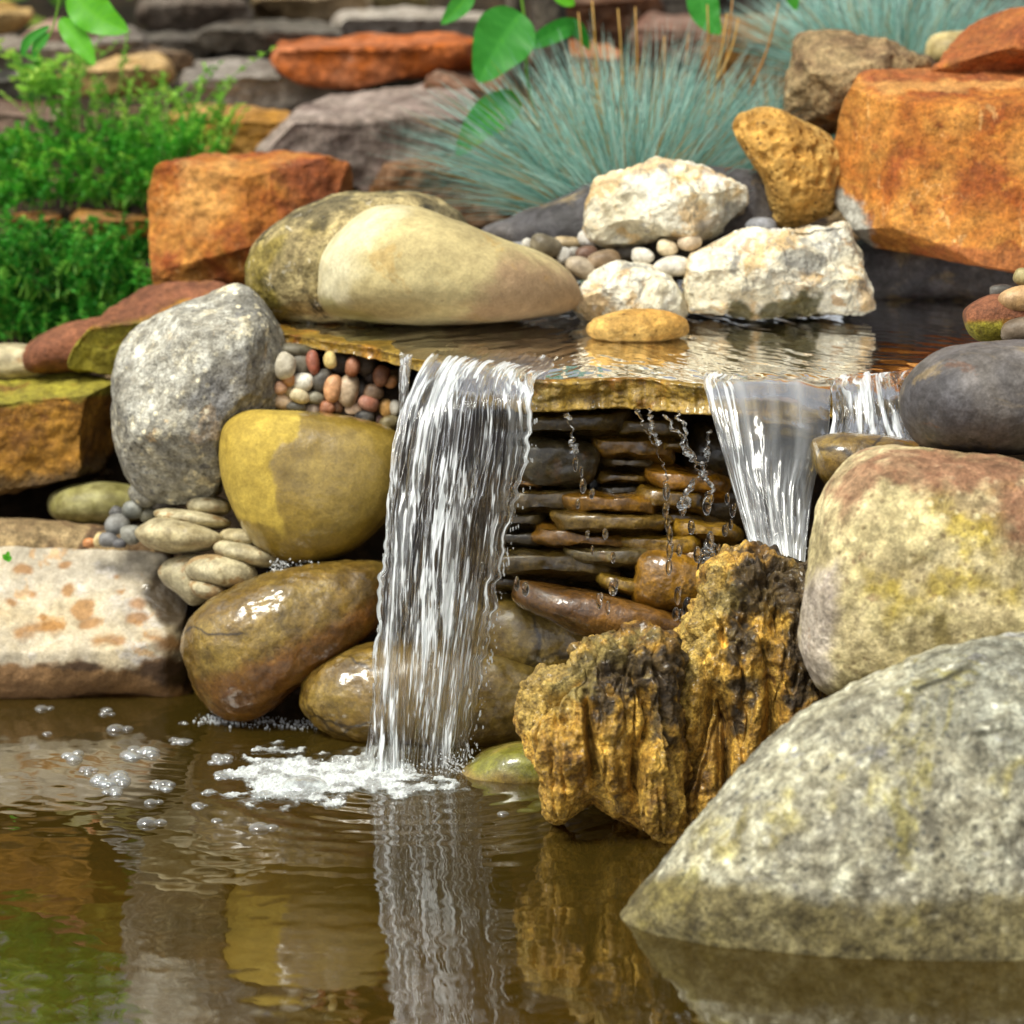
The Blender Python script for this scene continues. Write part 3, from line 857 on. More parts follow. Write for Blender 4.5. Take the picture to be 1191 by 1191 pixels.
rock('tufa', 'taller porous ochre tufa rock with a dark top under the glassy side fall', 'tufa rock',
     [(784, 790), (798, 735), (818, 700), (822, 668), (845, 645), (880, 640), (920, 646), (948, 655), (955, 720), (960, 800), (960, 900), (900, 960), (830, 985), (786, 975), (782, 860)],
     -.15, .09, M_TUFA, 8, 3.2, 89, ((16, .006), (160, .0016)), centre=(870, 810), masks={
         'dark': [([(835, 690), (860, 635), (960, 640), (960, 790), (925, 850), (915, 720), (880, 720), (860, 850), (840, 760)], 10, 34)],
         'pale': [([(790, 720), (840, 640), (860, 700), (800, 790)], 10, 20)]}, fn=pitted)
rock('boulder', 'big cream boulder blotched with yellow lichen beside the tufa', 'boulder',
     [(927, 760), (930, 715), (942, 650), (950, 610), (965, 570), (1000, 535), (1040, 527), (1110, 528), (1190, 530), (1290, 560), (1340, 660), (1300, 780), (1180, 820),
      (1000, 822), (955, 812), (935, 790)], -.25, .17, M_CREAM, 7, 2.9, 97, ((5, .016), (16, .006), (60, .0014)), masks={
         'yellow': [([(1100, 590), (1160, 580), (1180, 680), (1140, 700), (1070, 690), (1110, 650)], 26, 44), ([(1010, 680), (1060, 665), (1050, 720)], 20, 34)],
         'brown': [([(960, 570), (1000, 525), (1191, 520), (1191, 560), (1120, 570), (1020, 560), (980, 610)], 12, 20), ([(1150, 560), (1250, 560), (1250, 640), (1170, 640)], 16, 20)],
         'grey': [([(925, 690), (975, 650), (965, 800), (925, 800)], 12, 14)],
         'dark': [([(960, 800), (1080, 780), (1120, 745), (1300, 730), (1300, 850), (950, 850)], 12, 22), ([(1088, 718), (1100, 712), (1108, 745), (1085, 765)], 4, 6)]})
rock('boulder', 'large grey lichened boulder rising from the water nearest the viewer', 'boulder',
     [(716, 1085), (728, 1050), (760, 1008), (800, 955), (850, 902), (920, 842), (1000, 795), (1080, 759), (1160, 738), (1240, 732), (1340, 760), (1410, 860), (1430, 1000), (1400, 1160),
      (1200, 1240), (980, 1240), (800, 1170), (735, 1120)], -.50, .19, M_FORE, 7, 2.3, 101, ((5, .010), (18, .006), (60, .003), (130, .0012)), masks={
         'base': [([(700, 1020), (780, 1020), (860, 1030), (950, 1045), (1050, 1050), (1191, 1040), (1450, 1030), (1450, 1260), (700, 1260)], 14, 24)],
         'yellow': [([(950, 925), (1010, 880), (1030, 920), (980, 945)], 18, 30), ([(870, 950), (920, 930), (935, 965), (885, 980)], 16, 26), ([(1150, 890), (1210, 885), (1210, 935), (1165, 925)], 14, 24),
                    ([(800, 960), (870, 940), (860, 1000), (810, 1000)], 18, 26)],
         'crack': [([(1060, 800), (1100, 785), (1125, 770), (1128, 776), (1102, 791), (1062, 806)], 1.5, 3), ([(1120, 765), (1150, 790), (1180, 786), (1150, 796), (1128, 780)], 1.5, 3),
                   ([(1100, 840), (1140, 850), (1180, 846), (1140, 856)], 1.5, 4)]})
rock('boulder', 'smooth dark grey boulder resting on the cream lichened boulder', 'boulder',
     [(1045, 470), (1050, 445), (1070, 422), (1100, 405), (1150, 398), (1210, 397), (1270, 420), (1290, 470), (1260, 515), (1191, 528), (1120, 527), (1075, 520), (1055, 500)],
     -.16, .12, M_DARK, 7, 2.4, 103, ((9, .004), (40, .001)))
rock('flat_stone', 'olive wet stone under the small cascade against the cream boulder', 'flat stone',
     [(944, 520), (952, 508), (985, 503), (1040, 508), (1070, 520), (1075, 560), (1000, 570), (955, 560)], -.02, .06, M_WETBROWN, 6, 2.6, 107, ((14, .003), (60, .001)))
# left bank
rock('ledge', 'thick ochre ledge stone with a greenish top, leftmost on the bank', 'ledge stone',
     [(-140, 440), (-20, 428), (60, 428), (130, 440), (136, 470), (134, 520), (120, 548), (60, 562), (0, 572), (-120, 590)], .66, .17, M_LEDGE, 7, 5.0, 109,
     ((9, .006), (30, .006), (90, .0022)), planes=[(0, .92, .40, .62), (.1, -.05, 1, .60), (.9, 0, .45, .85)], smooth=False, masks={
         'green': [([(-150, 400), (150, 400), (150, 462), (60, 464), (0, 474), (-150, 474)], 4, 8)],
         'dark': [([(-150, 556), (60, 552), (140, 520), (140, 600), (-150, 600)], 8, 10)]})
rock('flat_stone', 'olive flat stone with a red-brown top beside the grey boulder', 'flat stone',
     [(78, 430), (82, 408), (100, 385), (125, 362), (150, 345), (185, 330), (250, 328), (270, 345), (240, 375), (190, 400), (160, 432), (110, 434)], .68, .09, M_LEDGE, 7, 3.4, 113,
     ((12, .005), (40, .004), (110, .0012)), planes=[(-.15, .8, .6, .46), (.1, -.35, 1, .52)], masks={
         'red': [([(105, 378), (140, 335), (190, 320), (270, 325), (270, 345), (205, 352), (170, 372), (120, 382)], 5, 8)],
         'green': [([(70, 400), (120, 378), (180, 368), (270, 340), (270, 440), (70, 440)], 5, 8)]})
rock('flat_stone', 'red-brown flat stone beneath the low green plants', 'flat stone',
     [(24, 415), (35, 400), (60, 385), (95, 373), (122, 371), (130, 400), (110, 430), (60, 434), (30, 432)], .74, .08, M_LEDGE, 6, 2.8, 127, ((12, .005), (40, .002)), masks={
         'red': [([(0, 350), (140, 350), (140, 380), (95, 425), (60, 428), (0, 440)], 5, 6)]})
rock('flat_stone', 'pale grey flat stone behind the ochre ledge stone', 'flat stone',
     [(-90, 425), (-30, 405), (20, 401), (60, 406), (90, 420), (60, 440), (-60, 445)], .80, .1, M_FLATPALE, 6, 3, 131, ((12, .005),))
rock('flat_stone', 'smooth olive flat stone in the dark gap below the ochre ledge', 'flat stone',
     [(55, 588), (62, 573), (90, 564), (130, 562), (170, 572), (175, 598), (140, 609), (85, 611), (62, 603)], .60, .06, M_PEBBLE, 6, 2.4, 137, ((12, .003),), color=hexc('#8f8a4e'))
rock('flat_stone', 'damp brown rock shelf behind the pale spotted stone', 'rock shelf',
     [(-130, 612), (-30, 604), (60, 606), (140, 614), (190, 630), (190, 665), (60, 680), (-100, 680)], .62, .14, M_ROUGH, 6, 4, 139, ((12, .005), (50, .002)))
rock('pebble', 'tan lump of stone tucked under the grey boulder', 'pebble',
     [(148, 572), (155, 562), (172, 562), (184, 575), (184, 588), (165, 592), (152, 584)], .44, .03, M_GREY, 5, 2.3, 149)

# ------------------------------------------------------------------ pebbles and flat stones, one by one
def pebble(label, cx, cy, rx, ry, ang, col, Y, name='pebble', cat='pebble', group=None, mat=None, deep=None, seed=None, sub=5, lump=.06, sq=2.3, noise=((40, .0007), (160, .00015)), power=2.3, planes=()):
    s = seed if seed is not None else int(cx * 7 + cy * 13) % 9973
    mpp = (4.93 + Y) / 5000
    dp = (deep if deep is not None else .5 * (rx + ry) * .95) * mpp
    return rock(name, label, cat, blob_outline(cx, cy, rx, ry, ang, s, lump, sq), Y, dp, mat or M_PEBBLE, sub, power, s, noise, group=group, color=hexc(col), planes=planes)

G = 'pebbles packed in the pocket under the slab'
PK = [
 ('cream white oval pebble at the top corner of the packed pocket', 331.6, 425.8, 11.5, 16, 12, '#d6cfba'),
 ('olive grey pebble between the white corner pebble and the red one', 350, 424, 14, 14, 0, '#5c5645'),
 ('brick red upright pebble in the top row of the pocket', 364.4, 422, 7.5, 14, -8, '#97492f'),
 ('yellow cream pebble in the top row, between red and dark pebbles', 384, 418.6, 7.5, 10, -10, '#d5bf7a'),
 ('large dark brown pebble in the top row beside the yellow cream one', 398, 422, 12, 13, 20, '#352a1f'),
 ('orange brown pebble in the top row right of the large dark one', 410, 427, 8.5, 11.5, 12, '#96562e'),
 ('dark brown pebble in the top row, between orange brown and red brown', 425, 424.5, 10.5, 13, 15, '#43301f'),
 ('dark brown tilted pebble below the top row near the red brown one', 432, 437.4, 9, 13, 30, '#4a3422'),
 ('glossy red brown pebble with tan edge nearest the fall, upper row', 443.5, 437, 9, 12.5, 15, '#8a5638'),
 ('small tan orange pebble at the fall side of the pocket', 454, 444, 7.5, 7.5, 0, '#c0844c'),
 ('small orange tan pebble under the white corner pebble', 336, 441.4, 7.5, 7.5, 0, '#b5814d'),
 ('round white pebble in the middle row of the pocket', 352.3, 444.6, 12, 11, 15, '#dcd9c8'),
 ('dark grey tilted pebble right of the round white one', 374, 443, 10.5, 15, 28, '#4d4a44'),
 ('orange and white upright pebble, centre of the pocket', 387, 452, 10, 16.5, 6, '#d79c6a'),
 ('largest tan upright pebble, centre of the pocket', 405, 454, 13, 18.5, 10, '#b9a284'),
 ('black brown pebble tucked behind the largest tan one', 419, 453, 9, 13, 0, '#2c251e'),
 ('brown oval pebble lying right of the largest tan one', 434.5, 456, 11.5, 9, 15, '#6d5138'),
 ('dark pebble in shadow next to the fall, middle row', 453, 457, 8.5, 8.5, 0, '#2b2119'),
 ('pinkish tan pebble at the grey boulder side, middle row', 326.3, 450.5, 8.5, 8, 0, '#b98c6c'),
 ('small cream pebble beside the pinkish tan one', 338.4, 454, 7.5, 8, 20, '#d8c79f'),
 ('cream oval pebble below the round white one', 348.5, 460.5, 12, 8.5, 22, '#d8cba4'),
 ('greenish grey flat pebble right of the cream oval one', 366.6, 462.6, 10.5, 7.5, 10, '#7d7a66'),
 ('long pinkish cream pebble at the lower left end of the pocket', 328, 467, 14.5, 9.5, 15, '#cfb492'),
 ('grey flat pebble in the bottom row beside the long pinkish cream one', 345, 473, 11.5, 7, 5, '#5b5a52'),
 ('greyish pink pebble in the bottom row', 362.5, 477, 10.5, 7.5, -12, '#a99886'),
 ('rust brown pebble in the bottom row below the orange and white one', 380.5, 474, 9, 7.5, 0, '#92552f'),
 ('narrow brown pebble wedged below the largest tan one', 392, 471.5, 6, 9, -12, '#7d5230'),
 ('cream pink pebble lying in the bottom row below the largest tan one', 411, 476, 12.5, 8.5, -15, '#d3b595'),
 ('red brown oval pebble tilted in the bottom row', 429, 469, 12.5, 9, 25, '#8d5640'),
 ('yellow orange peanut shaped pebble close to the fall', 448.5, 475, 7.5, 11.5, 0, '#d3a050'),
 ('small white pebble touching the edge of the fall', 459.5, 474, 6, 8.5, 5, '#d6d2c4'),
 ('small yellow pebble on top of the yellow boulder', 373.3, 483, 8, 5, 0, '#c9a13a'),
 ('blue black flat pebble on top of the yellow boulder', 394, 485, 13, 6.5, 8, '#22242a'),
 ('black pebble on the yellow boulder below the red brown oval one', 424, 485, 11.5, 7.5, 0, '#1f1f22'),
 ('dark red brown pebble at the lower right of the pocket', 441, 488, 8, 8, 0, '#5a2f22'),
 ('olive brown flat pebble resting against the fall on the yellow boulder', 453, 492, 13, 8.5, -20, '#665a30'),
 ('slate grey pebble wedged between the grey boulder and the pocket', 309, 471.5, 8.5, 6, 0, '#666560'),
 ('dark olive flat stone just under the slab end above the pocket', 345, 408, 24, 8, 8, '#4a442c'),
]
for i, (l, x, y, a, b, g, c) in enumerate(PK):
    pebble(l, x, y, a * 1.04, b * 1.04, g, c, .405 + .012 * ((i * 7) % 5) / 4 + (.02 if i in (1, 4, 6, 7, 15, 17, 37) else 0), group=G)
# dark filler stones just behind the pocket
G = 'pebbles among the quartz stones'
QK = [
 ('dark olive pebble at the tip of the tan boulder ridge', 634.5, 286, 19, 13.5, 22, '#6a614c', .57),
 ('tiny white pebble half hidden behind the dark olive one', 613, 284, 6, 7, 0, '#d8d5cc', .60),
 ('flat slate grey pebble lying behind the tan boulder', 605, 287, 16, 6, 5, '#75767a', .61),
 ('sandy flat pebble at the foot of the top quartz stone', 661, 283, 19, 8, 8, '#a8936c', .62),
 ('bright white oval pebble leaning on the top quartz stone', 684, 277, 12, 11, 20, '#e2dfd6', .60),
 ('purple brown pebble under the bright white oval one', 682, 295, 14, 9, -12, '#6b5040', .575),
 ('white and grey pebble beside the tan boulder tip', 656, 297, 9, 10, 0, '#c9c7bf', .57),
 ('speckled sandy pebble lying against the domed quartz stone', 677, 312, 21, 12, 24, '#a3947c', .55),
 ('smooth olive brown oval pebble above the domed quartz stone', 702.5, 304, 21, 13, -5, '#806a4e', .555),
 ('white oval pebble right of the olive brown one', 747.3, 298, 14, 9.5, 10, '#e0dccf', .56),
 ('large bean shaped white pebble above the domed quartz stone', 782.6, 310, 22, 12, -3, '#e6e1d3', .545),
 ('cream pebble between white pebbles under the top quartz stone', 776, 288, 12.5, 9.5, 5, '#dccaa6', .56),
 ('white pebble stained orange beside the largest quartz stone', 802, 282, 14.5, 9.5, -12, '#ddcbae', .56),
 ('small grey pebble between sandy and purple brown ones', 668, 294, 9, 7, 0, '#8b877e', .585),
 ('blue grey flat pebble behind the largest quartz stone', 885.6, 262.7, 19, 10, 5, '#8d9096', .60),
 ('tiny white pebble at the base of the pitted tan stone', 902, 270, 8, 5, 0, '#d4d3d0', .58),
 ('grey wedge stone under the top quartz stone', 730, 294, 22, 9, -8, '#6f6a62', .61),
 ('dark wedge stone filling the gap between the three quartz stones', 800, 305, 20, 18, 0, '#4c4740', .62),
]
for l, x, y, a, b, g, c, Y in QK:
    pebble(l, x, y, a, b, g, c, Y, group=G)
G = 'stones stacked above the dark grey boulder'
rock('pebble', 'red flat stone with yellow underside stacked above the dark grey boulder', 'pebble',
     [(1121, 362), (1135, 350), (1160, 341), (1195, 343), (1215, 365), (1200, 396), (1150, 399), (1130, 391), (1122, 376)], .16, .05, M_LEDGE, 5, 2.4, 151, ((30, .002),), group=G,
     masks={'red': [([(1110, 330), (1230, 330), (1230, 375), (1165, 372), (1120, 376)], 3, 5)], 'green': [([(1110, 374), (1165, 372), (1170, 400), (1110, 400)], 3, 4)]})
for l, x, y, a, b, g, c, Y in [
 ('smooth tan pebble on top of the red flat stone', 1186, 348, 24, 16, -14, '#b08a58', .13),
 ('small olive pebble at the top of the stack under the orange rock', 1190, 322, 12, 11, 0, '#978a55', .16),
 ('grey brown pebble resting between red flat stone and dark boulder', 1188, 384, 24, 15, -12, '#7c6d5a', .10),
 ('dark grey pebble by the slab water behind the red flat stone', 1165, 338, 15, 8, 0, '#4a4744', .30)]:
    pebble(l, x, y, a, b, g, c, Y, group=G)
G = 'small grey pebbles beside the pale flat stones'
for l, x, y, a, b, g, c, Y in [
 ('round slate grey pebble highest in the little heap', 154, 593, 12, 11, 0, '#6f726c', .43),
 ('large oval grey pebble in the middle of the little heap', 136, 610, 15, 12.5, -15, '#7a7b78', .43),
 ('grey pebble leaning on the broad pale flat stone', 153, 622, 13, 12, 0, '#77786f', .41),
 ('greenish grey pebble touching the upper pale flat stone', 173, 599, 11, 8, -10, '#6d6c5a', .43),
 ('dark grey pebble at the bottom of the little heap', 126, 628, 12, 9, 0, '#5d5f62', .42),
 ('cream yellow pebble at the end of the little heap', 115.5, 628, 7, 8.5, 10, '#cfb982', .425),
 ('small orange pebble outermost in the little heap', 104, 631.5, 8, 5.5, 0, '#bd7a3c', .43),
 ('tiny dark grey pebble under the leaning grey one', 139, 632, 8, 6, 0, '#55565a', .405),
 ('blue black pebble behind the heap near the olive flat stone', 135.7, 597, 9, 8, 30, '#3f4146', .45),
 ('brownish grey pebble under the grey boulder base', 190, 587, 14, 6, 0, '#615b52', .43)]:
    pebble(l, x, y, a, b, g, c, Y, group=G)
G = 'pale flat stones stacked beside the yellow boulder'
FL = [
 ('dark grey flat stone directly under the grey boulder', blob_outline(238, 569, 21, 9, 0, 1, .04), .43, .03),
 ('brown stained short flat stone below the dark grey one', blob_outline(243, 588.5, 26, 11.5, 5, 2, .04), .42, .05),
 ('long thin banded flat stone above the broadest one', blob_outline(224, 603.5, 45, 9.5, 9, 3, .04), .40, .06),
 ('broadest pale flat stone with brown patches', [(157, 618), (172, 606), (195, 601), (230, 610), (258, 622), (262, 632), (245, 640), (210, 643), (178, 639), (163, 630)], .375, .07),
 ('short grey flat stone tucked under the yellow boulder', blob_outline(280, 626, 24, 11, 10, 5, .04), .36, .05),
 ('long brown tilted flat stone under the yellow boulder', blob_outline(287, 645, 42, 12, 13, 6, .04), .34, .06),
 ('upright tan flat stone at the lower end of the stack', [(183, 664), (198, 650), (235, 644), (262, 655), (250, 690), (225, 705), (205, 690), (190, 678)], .36, .05),
 ('sandy broad flat stone above the wet ochre boulder', blob_outline(258, 665, 43, 19, 8, 8, .04), .325, .06),
 ('thin tan flat stone lowest beside the wet ochre boulder', blob_outline(243, 686, 25, 11, 12, 9, .04), .32, .05),
]
for i, (l, o, Y, th) in enumerate(FL):
    rock('flat_stone', l, 'flat stone', o, Y, th, M_FLATPALE, 6, 2.6, 201 + i, ((30, .0015), (90, .0005)), group=G)

G = 'wet flat stones stacked behind the waterfalls'
WL = [  # label, cx, cy, rx, ry, tilt, colour, Y
 ('long dark olive flat stone directly under the slab beside the waterfall', 664, 492, 62, 16, -2, '#5a4b1f', .245),
 ('brown flat stone under the slab in the top course', 756, 497, 40, 12, 3, '#6b5619', .25),
 ('thick blackish stone below the top course, beside the waterfall', 648, 538, 46, 22, 4, '#4a4228', .225),
 ('long orange brown flat stone, second course', 738, 520, 45, 16, 9, '#936e19', .24),
 ('thin grey brown flat stone squeezed under the orange brown one', 732, 538, 30, 8.5, 4, '#706038', .25),
 ('thin brown flat stone in the middle of the narrow stack', 727, 555.5, 30, 8, 2, '#856a21', .245),
 ('thin dark flat stone lowest of the narrow stack', 722, 570, 27, 9, 3, '#473e25', .25),
 ('tilted glossy orange flat stone near the glassy fall', 800, 560, 50, 13, 14, '#b58112', .225),
 ('brown wedge flat stone below the tilted glossy orange one', 781, 580, 40, 12, 8, '#876917', .215),
 ('long orange brown flat stone at mid height of the stack', 709, 586, 57, 12, 7, '#9f7416', .215),
 ('broad dark brown flat stone beside the waterfall at mid height', 630, 582, 46, 18, 5, '#5c4a1b', .225),
 ('pale olive rounded flat stone in the centre of the stack', 711, 608, 63, 12.5, 1, '#846c2e', .195),
 ('small orange brown stone wedged beside the waterfall', 612, 562, 19, 8, 5, '#956b19', .235),
 ('dark thin flat stone beside the waterfall below mid height', 603, 604, 30, 10, 4, '#4a3d18', .22),
 ('long rusty flat stone sloping below the pale olive one', 678, 627, 58, 11.5, 10, '#936912', .205),
 ('grey olive slim flat stone in the lower courses', 714, 647, 54, 11, 6, '#6c5e33', .185),
 ('ochre brown flat stone right of the centre of the stack', 767, 634, 46, 14, 8, '#9a7918', .19),
 ('tilted ochre flat stone beside the glassy fall', 820, 616, 40, 13, 16, '#a68118', .20),
 ('broad glossy dark brown flat stone in the lower courses by the waterfall', 643, 655, 72, 18, 5, '#5e4d1b', .20),
 ('round fat orange brown stone resting above the tufa', 785, 677, 48, 25, 6, '#a67a14', .15),
 ('thin tan flat stone tilted against the round orange brown one', 724, 680, 29, 8, 24, '#9f812a', .165),
 ('brown tilted flat stone behind the drops right of the stack', 818, 650, 38, 17, 14, '#8f6912', .19),
 ('thin blackish flat stone half hidden by the waterfall edge, lower courses', 604, 627, 34, 9, 2, '#3c321b', .225),
 ('dark brown slip of stone under the sloping dark one by the waterfall', 586, 677, 24, 8, 3, '#5c4b1d', .215),
 ('small brown flat stone between the tilted orange and ochre ones', 792, 604, 30, 8, 12, '#705814', .225),
 ('little ochre stone in the top courses below the drops', 785, 518, 15, 7, 4, '#977a23', .235),
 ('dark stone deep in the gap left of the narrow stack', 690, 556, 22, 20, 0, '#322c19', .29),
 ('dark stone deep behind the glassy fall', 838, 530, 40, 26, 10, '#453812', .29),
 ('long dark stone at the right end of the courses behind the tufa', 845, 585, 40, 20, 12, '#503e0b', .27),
 ('dark brown stone low behind the thin tan flat stone', 690, 672, 34, 14, 12, '#463912', .22),
]
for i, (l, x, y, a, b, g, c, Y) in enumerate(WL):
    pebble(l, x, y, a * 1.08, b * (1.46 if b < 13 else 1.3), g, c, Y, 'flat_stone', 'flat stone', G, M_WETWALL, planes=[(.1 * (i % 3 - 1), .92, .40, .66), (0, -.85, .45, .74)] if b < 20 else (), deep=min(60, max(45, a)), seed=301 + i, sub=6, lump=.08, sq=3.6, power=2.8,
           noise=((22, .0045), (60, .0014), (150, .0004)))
rock('flat_stone', 'largest orange brown flat stone, lowest of the stack above the tufa', 'flat stone',
     [(594, 690), (605, 674), (640, 678), (700, 689), (760, 704), (800, 720), (812, 750), (745, 750), (680, 741), (630, 717), (602, 704)], .15, .07, M_WETWALL, 7, 2.6, 341,
     ((20, .003), (70, .0007)), color=hexc('#7d5618'), group=G)

# ------------------------------------------------------------------ the bank of stones beyond, out of focus
G = 'stones of the garden bank behind the stream'
BK = [
 ('flat orange slab with a dark red underside on the upper bank', [(318, 65), (335, 45), (400, 38), (470, 38), (545, 45), (550, 60), (540, 82), (470, 90), (420, 98), (370, 96), (330, 84)], 1.55, '#ad5705', .2, 8),
 ('broad lilac grey slab below the flat orange slab', [(296, 178), (325, 150), (355, 122), (420, 98), (530, 92), (556, 130), (550, 210), (500, 232), (430, 230), (395, 215), (330, 205)], 1.25, '#86756c', .22, 7),
 ('brown block at the end of the flat orange slab', [(496, 132), (500, 84), (545, 80), (600, 84), (610, 150), (560, 160)], 1.4, '#683b17', .12, 6),
 ('long grey slab running behind the green plants', [(205, 140), (228, 70), (290, 55), (350, 72), (400, 98), (405, 122), (330, 138), (260, 142)], 1.6, '#847d74', .2, 5),
 ('yellow ochre block between the plants and the lilac slab', [(200, 155), (212, 122), (330, 128), (340, 152), (310, 180), (240, 188)], 1.38, '#ae7c27', .12, 6),
 ('shiny pale grey wet slab on the top of the bank', [(395, 42), (400, 16), (470, 10), (570, 16), (580, 42), (480, 46)], 2.0, '#a39a8e', .2, 4),
 ('olive stone at the very top of the bank', [(380, 14), (400, -12), (480, -14), (500, 10), (440, 16)], 2.25, '#685d34', .15, 4),
 ('dark rounded boulder high on the bank', [(160, 22), (178, -8), (225, -14), (275, -2), (292, 20), (262, 36), (190, 36)], 1.9, '#4f4237', .16, 2),
 ('dark flat stone stacked under the dark rounded boulder', [(224, 48), (250, 30), (330, 22), (390, 28), (396, 52), (330, 66), (260, 62)], 1.75, '#3a3228', .16, 4),
 ('sandy stone at the top edge behind the dark boulder', [(292, 8), (310, -14), (400, -16), (430, 8), (390, 24), (310, 22)], 2.1, '#77603a', .16, 5),
 ('pinkish tan flat stone behind the sprouting plant', [(24, 46), (60, 22), (110, 24), (126, 46), (80, 60), (36, 58)], 1.75, '#957665', .14, 4),
 ('small yellow tan stone at the top left corner of the bank', [(-30, 34), (-10, 6), (22, 2), (36, 18), (20, 34), (0, 42)], 1.85, '#a58444', .1, 2),
 ('cream flat slab behind the green sprigs', [(70, 108), (80, 82), (130, 66), (185, 66), (198, 92), (145, 112)], 1.5, '#b49155', .14, 5),
 ('lilac grey stone beside the sprouting plant', [(-30, 72), (0, 42), (40, 46), (84, 54), (80, 80), (20, 86)], 1.6, '#807669', .14, 4),
 ('brown block at the left end of the bank', [(-40, 190), (-20, 110), (30, 104), (66, 118), (72, 165), (40, 192)], 1.4, '#583a27', .15, 6),
 ('slate grey stone between the cream slab and the pinkish stone', [(96, 64), (110, 38), (150, 34), (172, 52), (160, 72), (120, 76)], 1.68, '#776f66', .12, 3),
 ('dark shaded stone along the bank behind the grey slab', [(150, 52), (190, 30), (240, 40), (250, 66), (200, 76), (160, 72)], 1.8, '#2c2520', .15, 3),
 ('light brown stone in the bank behind the plant tips', [(150, 60), (165, 48), (210, 56), (226, 76), (190, 84), (160, 76)], 1.66, '#775e43', .1, 3),
 ('orange tan stone showing between the two lower green plants', [(8, 262), (18, 244), (62, 240), (74, 262), (50, 280), (20, 280)], 1.12, '#a06619', .08, 4),
 ('ochre stone beside the orange rock between the green plants', [(90, 262), (98, 247), (150, 243), (180, 258), (160, 280), (100, 280)], 1.10, '#9d6807', .08, 4),
 ('rusty orange boulder behind the grass stalks', [(628, 84), (638, 50), (680, 44), (720, 60), (716, 100), (650, 100)], 1.5, '#985409', .12, 5),
 ('dark brown boulder high behind the blue grass', [(628, 46), (636, -14), (700, -22), (760, -10), (770, 30), (745, 54)], 1.8, '#583312', .15, 4),
 ('reddish brown stone behind the tallest grass stalks', [(735, 66), (745, 24), (790, 14), (840, 22), (850, 60), (800, 80)], 1.65, '#663f2c', .12, 4),
 ('olive brown block between the two grass tufts', [(820, 90), (830, 28), (870, 14), (950, 16), (965, 60), (950, 120), (870, 130)], 1.45, '#714c12', .12, 6),
 ('dark stone at the top edge behind the olive brown block', [(760, 24), (780, -16), (870, -20), (960, -14), (970, 18), (880, 28)], 2.0, '#322721', .15, 3),
 ('brown stone low behind the lilac slab and blue grass', [(430, 232), (460, 180), (540, 160), (600, 190), (600, 250), (520, 262)], 1.15, '#6f461b', .14, 5),
 ('dark brown stone at the foot of the orange rock', [(395, 232), (408, 190), (440, 180), (470, 215), (450, 250)], 1.2, '#4f321e', .1, 4),
 ('dark stone on the left edge between plant and bank', [(-30, 120), (-10, 78), (30, 76), (60, 96), (50, 124)], 1.5, '#363630', .12, 3),
 ('dark low stone behind the trunk', [(540, 90), (560, 40), (620, 30), (660, 60), (650, 130), (570, 130)], 1.75, '#463624', .12, 3),
]
for i, (l, o, Y, c, th, cuts) in enumerate(BK):
    rock('bank_stone', l, 'bank stone', o, Y, th, M_BACK, 6, 3.2, 401 + i * 3, ((9, .010), (30, .006), (80, .002)), cuts=max(0, cuts - 3), cut_depth=.14, planes=[(.1 * (i % 3 - 1), .9, .4, .56), (.2 * (i % 2) - .1, -.1, 1, .6)], color=hexc(c), group=G)

# ------------------------------------------------------------------ plants
def leaf_mat(name, stops, trans=.45, rough=.45):
    N = Nodes(name)
    a = N.attr('tone')
    col = N.ramp(a, [(p, hexc(c)) for p, c in stops])
    P = N.t.nodes.new('ShaderNodeBsdfPrincipled')
    N.put(P.inputs['Base Color'], col)
    P.inputs['Roughness'].default_value = rough
    tl = N.node('BsdfTranslucent', 0, None, Color=col)
    ms = N.t.nodes.new('ShaderNodeMixShader')
    ms.inputs[0].default_value = trans
    N.t.links.new(P.outputs[0], ms.inputs[1])
    N.t.links.new(tl, ms.inputs[2])
    N.t.links.new(ms.outputs[0], N.out.inputs['Surface'])
    return N.mat

M_FESCUE = leaf_mat('blue_fescue_blade', [(0, '#5a8880'), (.4, '#93c6b8'), (.75, '#bfe2d8'), (.86, '#cfe6d4'), (.9, '#b59a58'), (1, '#c08a3c')], .35)
M_STALK = leaf_mat('dry_stalk', [(0, '#a8702a'), (1, '#c8a04c')], .2)
M_HERB = leaf_mat('herb_leaf', [(0, '#124a10'), (.35, '#3a9426'), (.7, '#62ba36'), (1, '#a2d84c')], .5)
M_HERBDARK = leaf_mat('dark_herb_leaf', [(0, '#0a3c0c'), (.4, '#2a8020'), (.75, '#4cab34'), (1, '#8ccc50')], .45)
M_HERBLIGHT = leaf_mat('light_herb_leaf', [(0, '#3a7e1c'), (.35, '#68b038'), (.7, '#98d04c'), (1, '#c6e468')], .5)
M_BROAD = leaf_mat('broad_leaf', [(0, '#2a8a22'), (.5, '#4aa83a'), (1, '#6cc818')], .5)
M_STEM = leaf_mat('green_stem', [(0, '#4a8a22'), (1, '#8ab83a')], .15)
M_BARK = stone_mat('grey_bark', ['#2c2620', '#4a4238', '#5c5346'], 14, bump=2.0, grain=.4, stretch=(3, 3, .6))

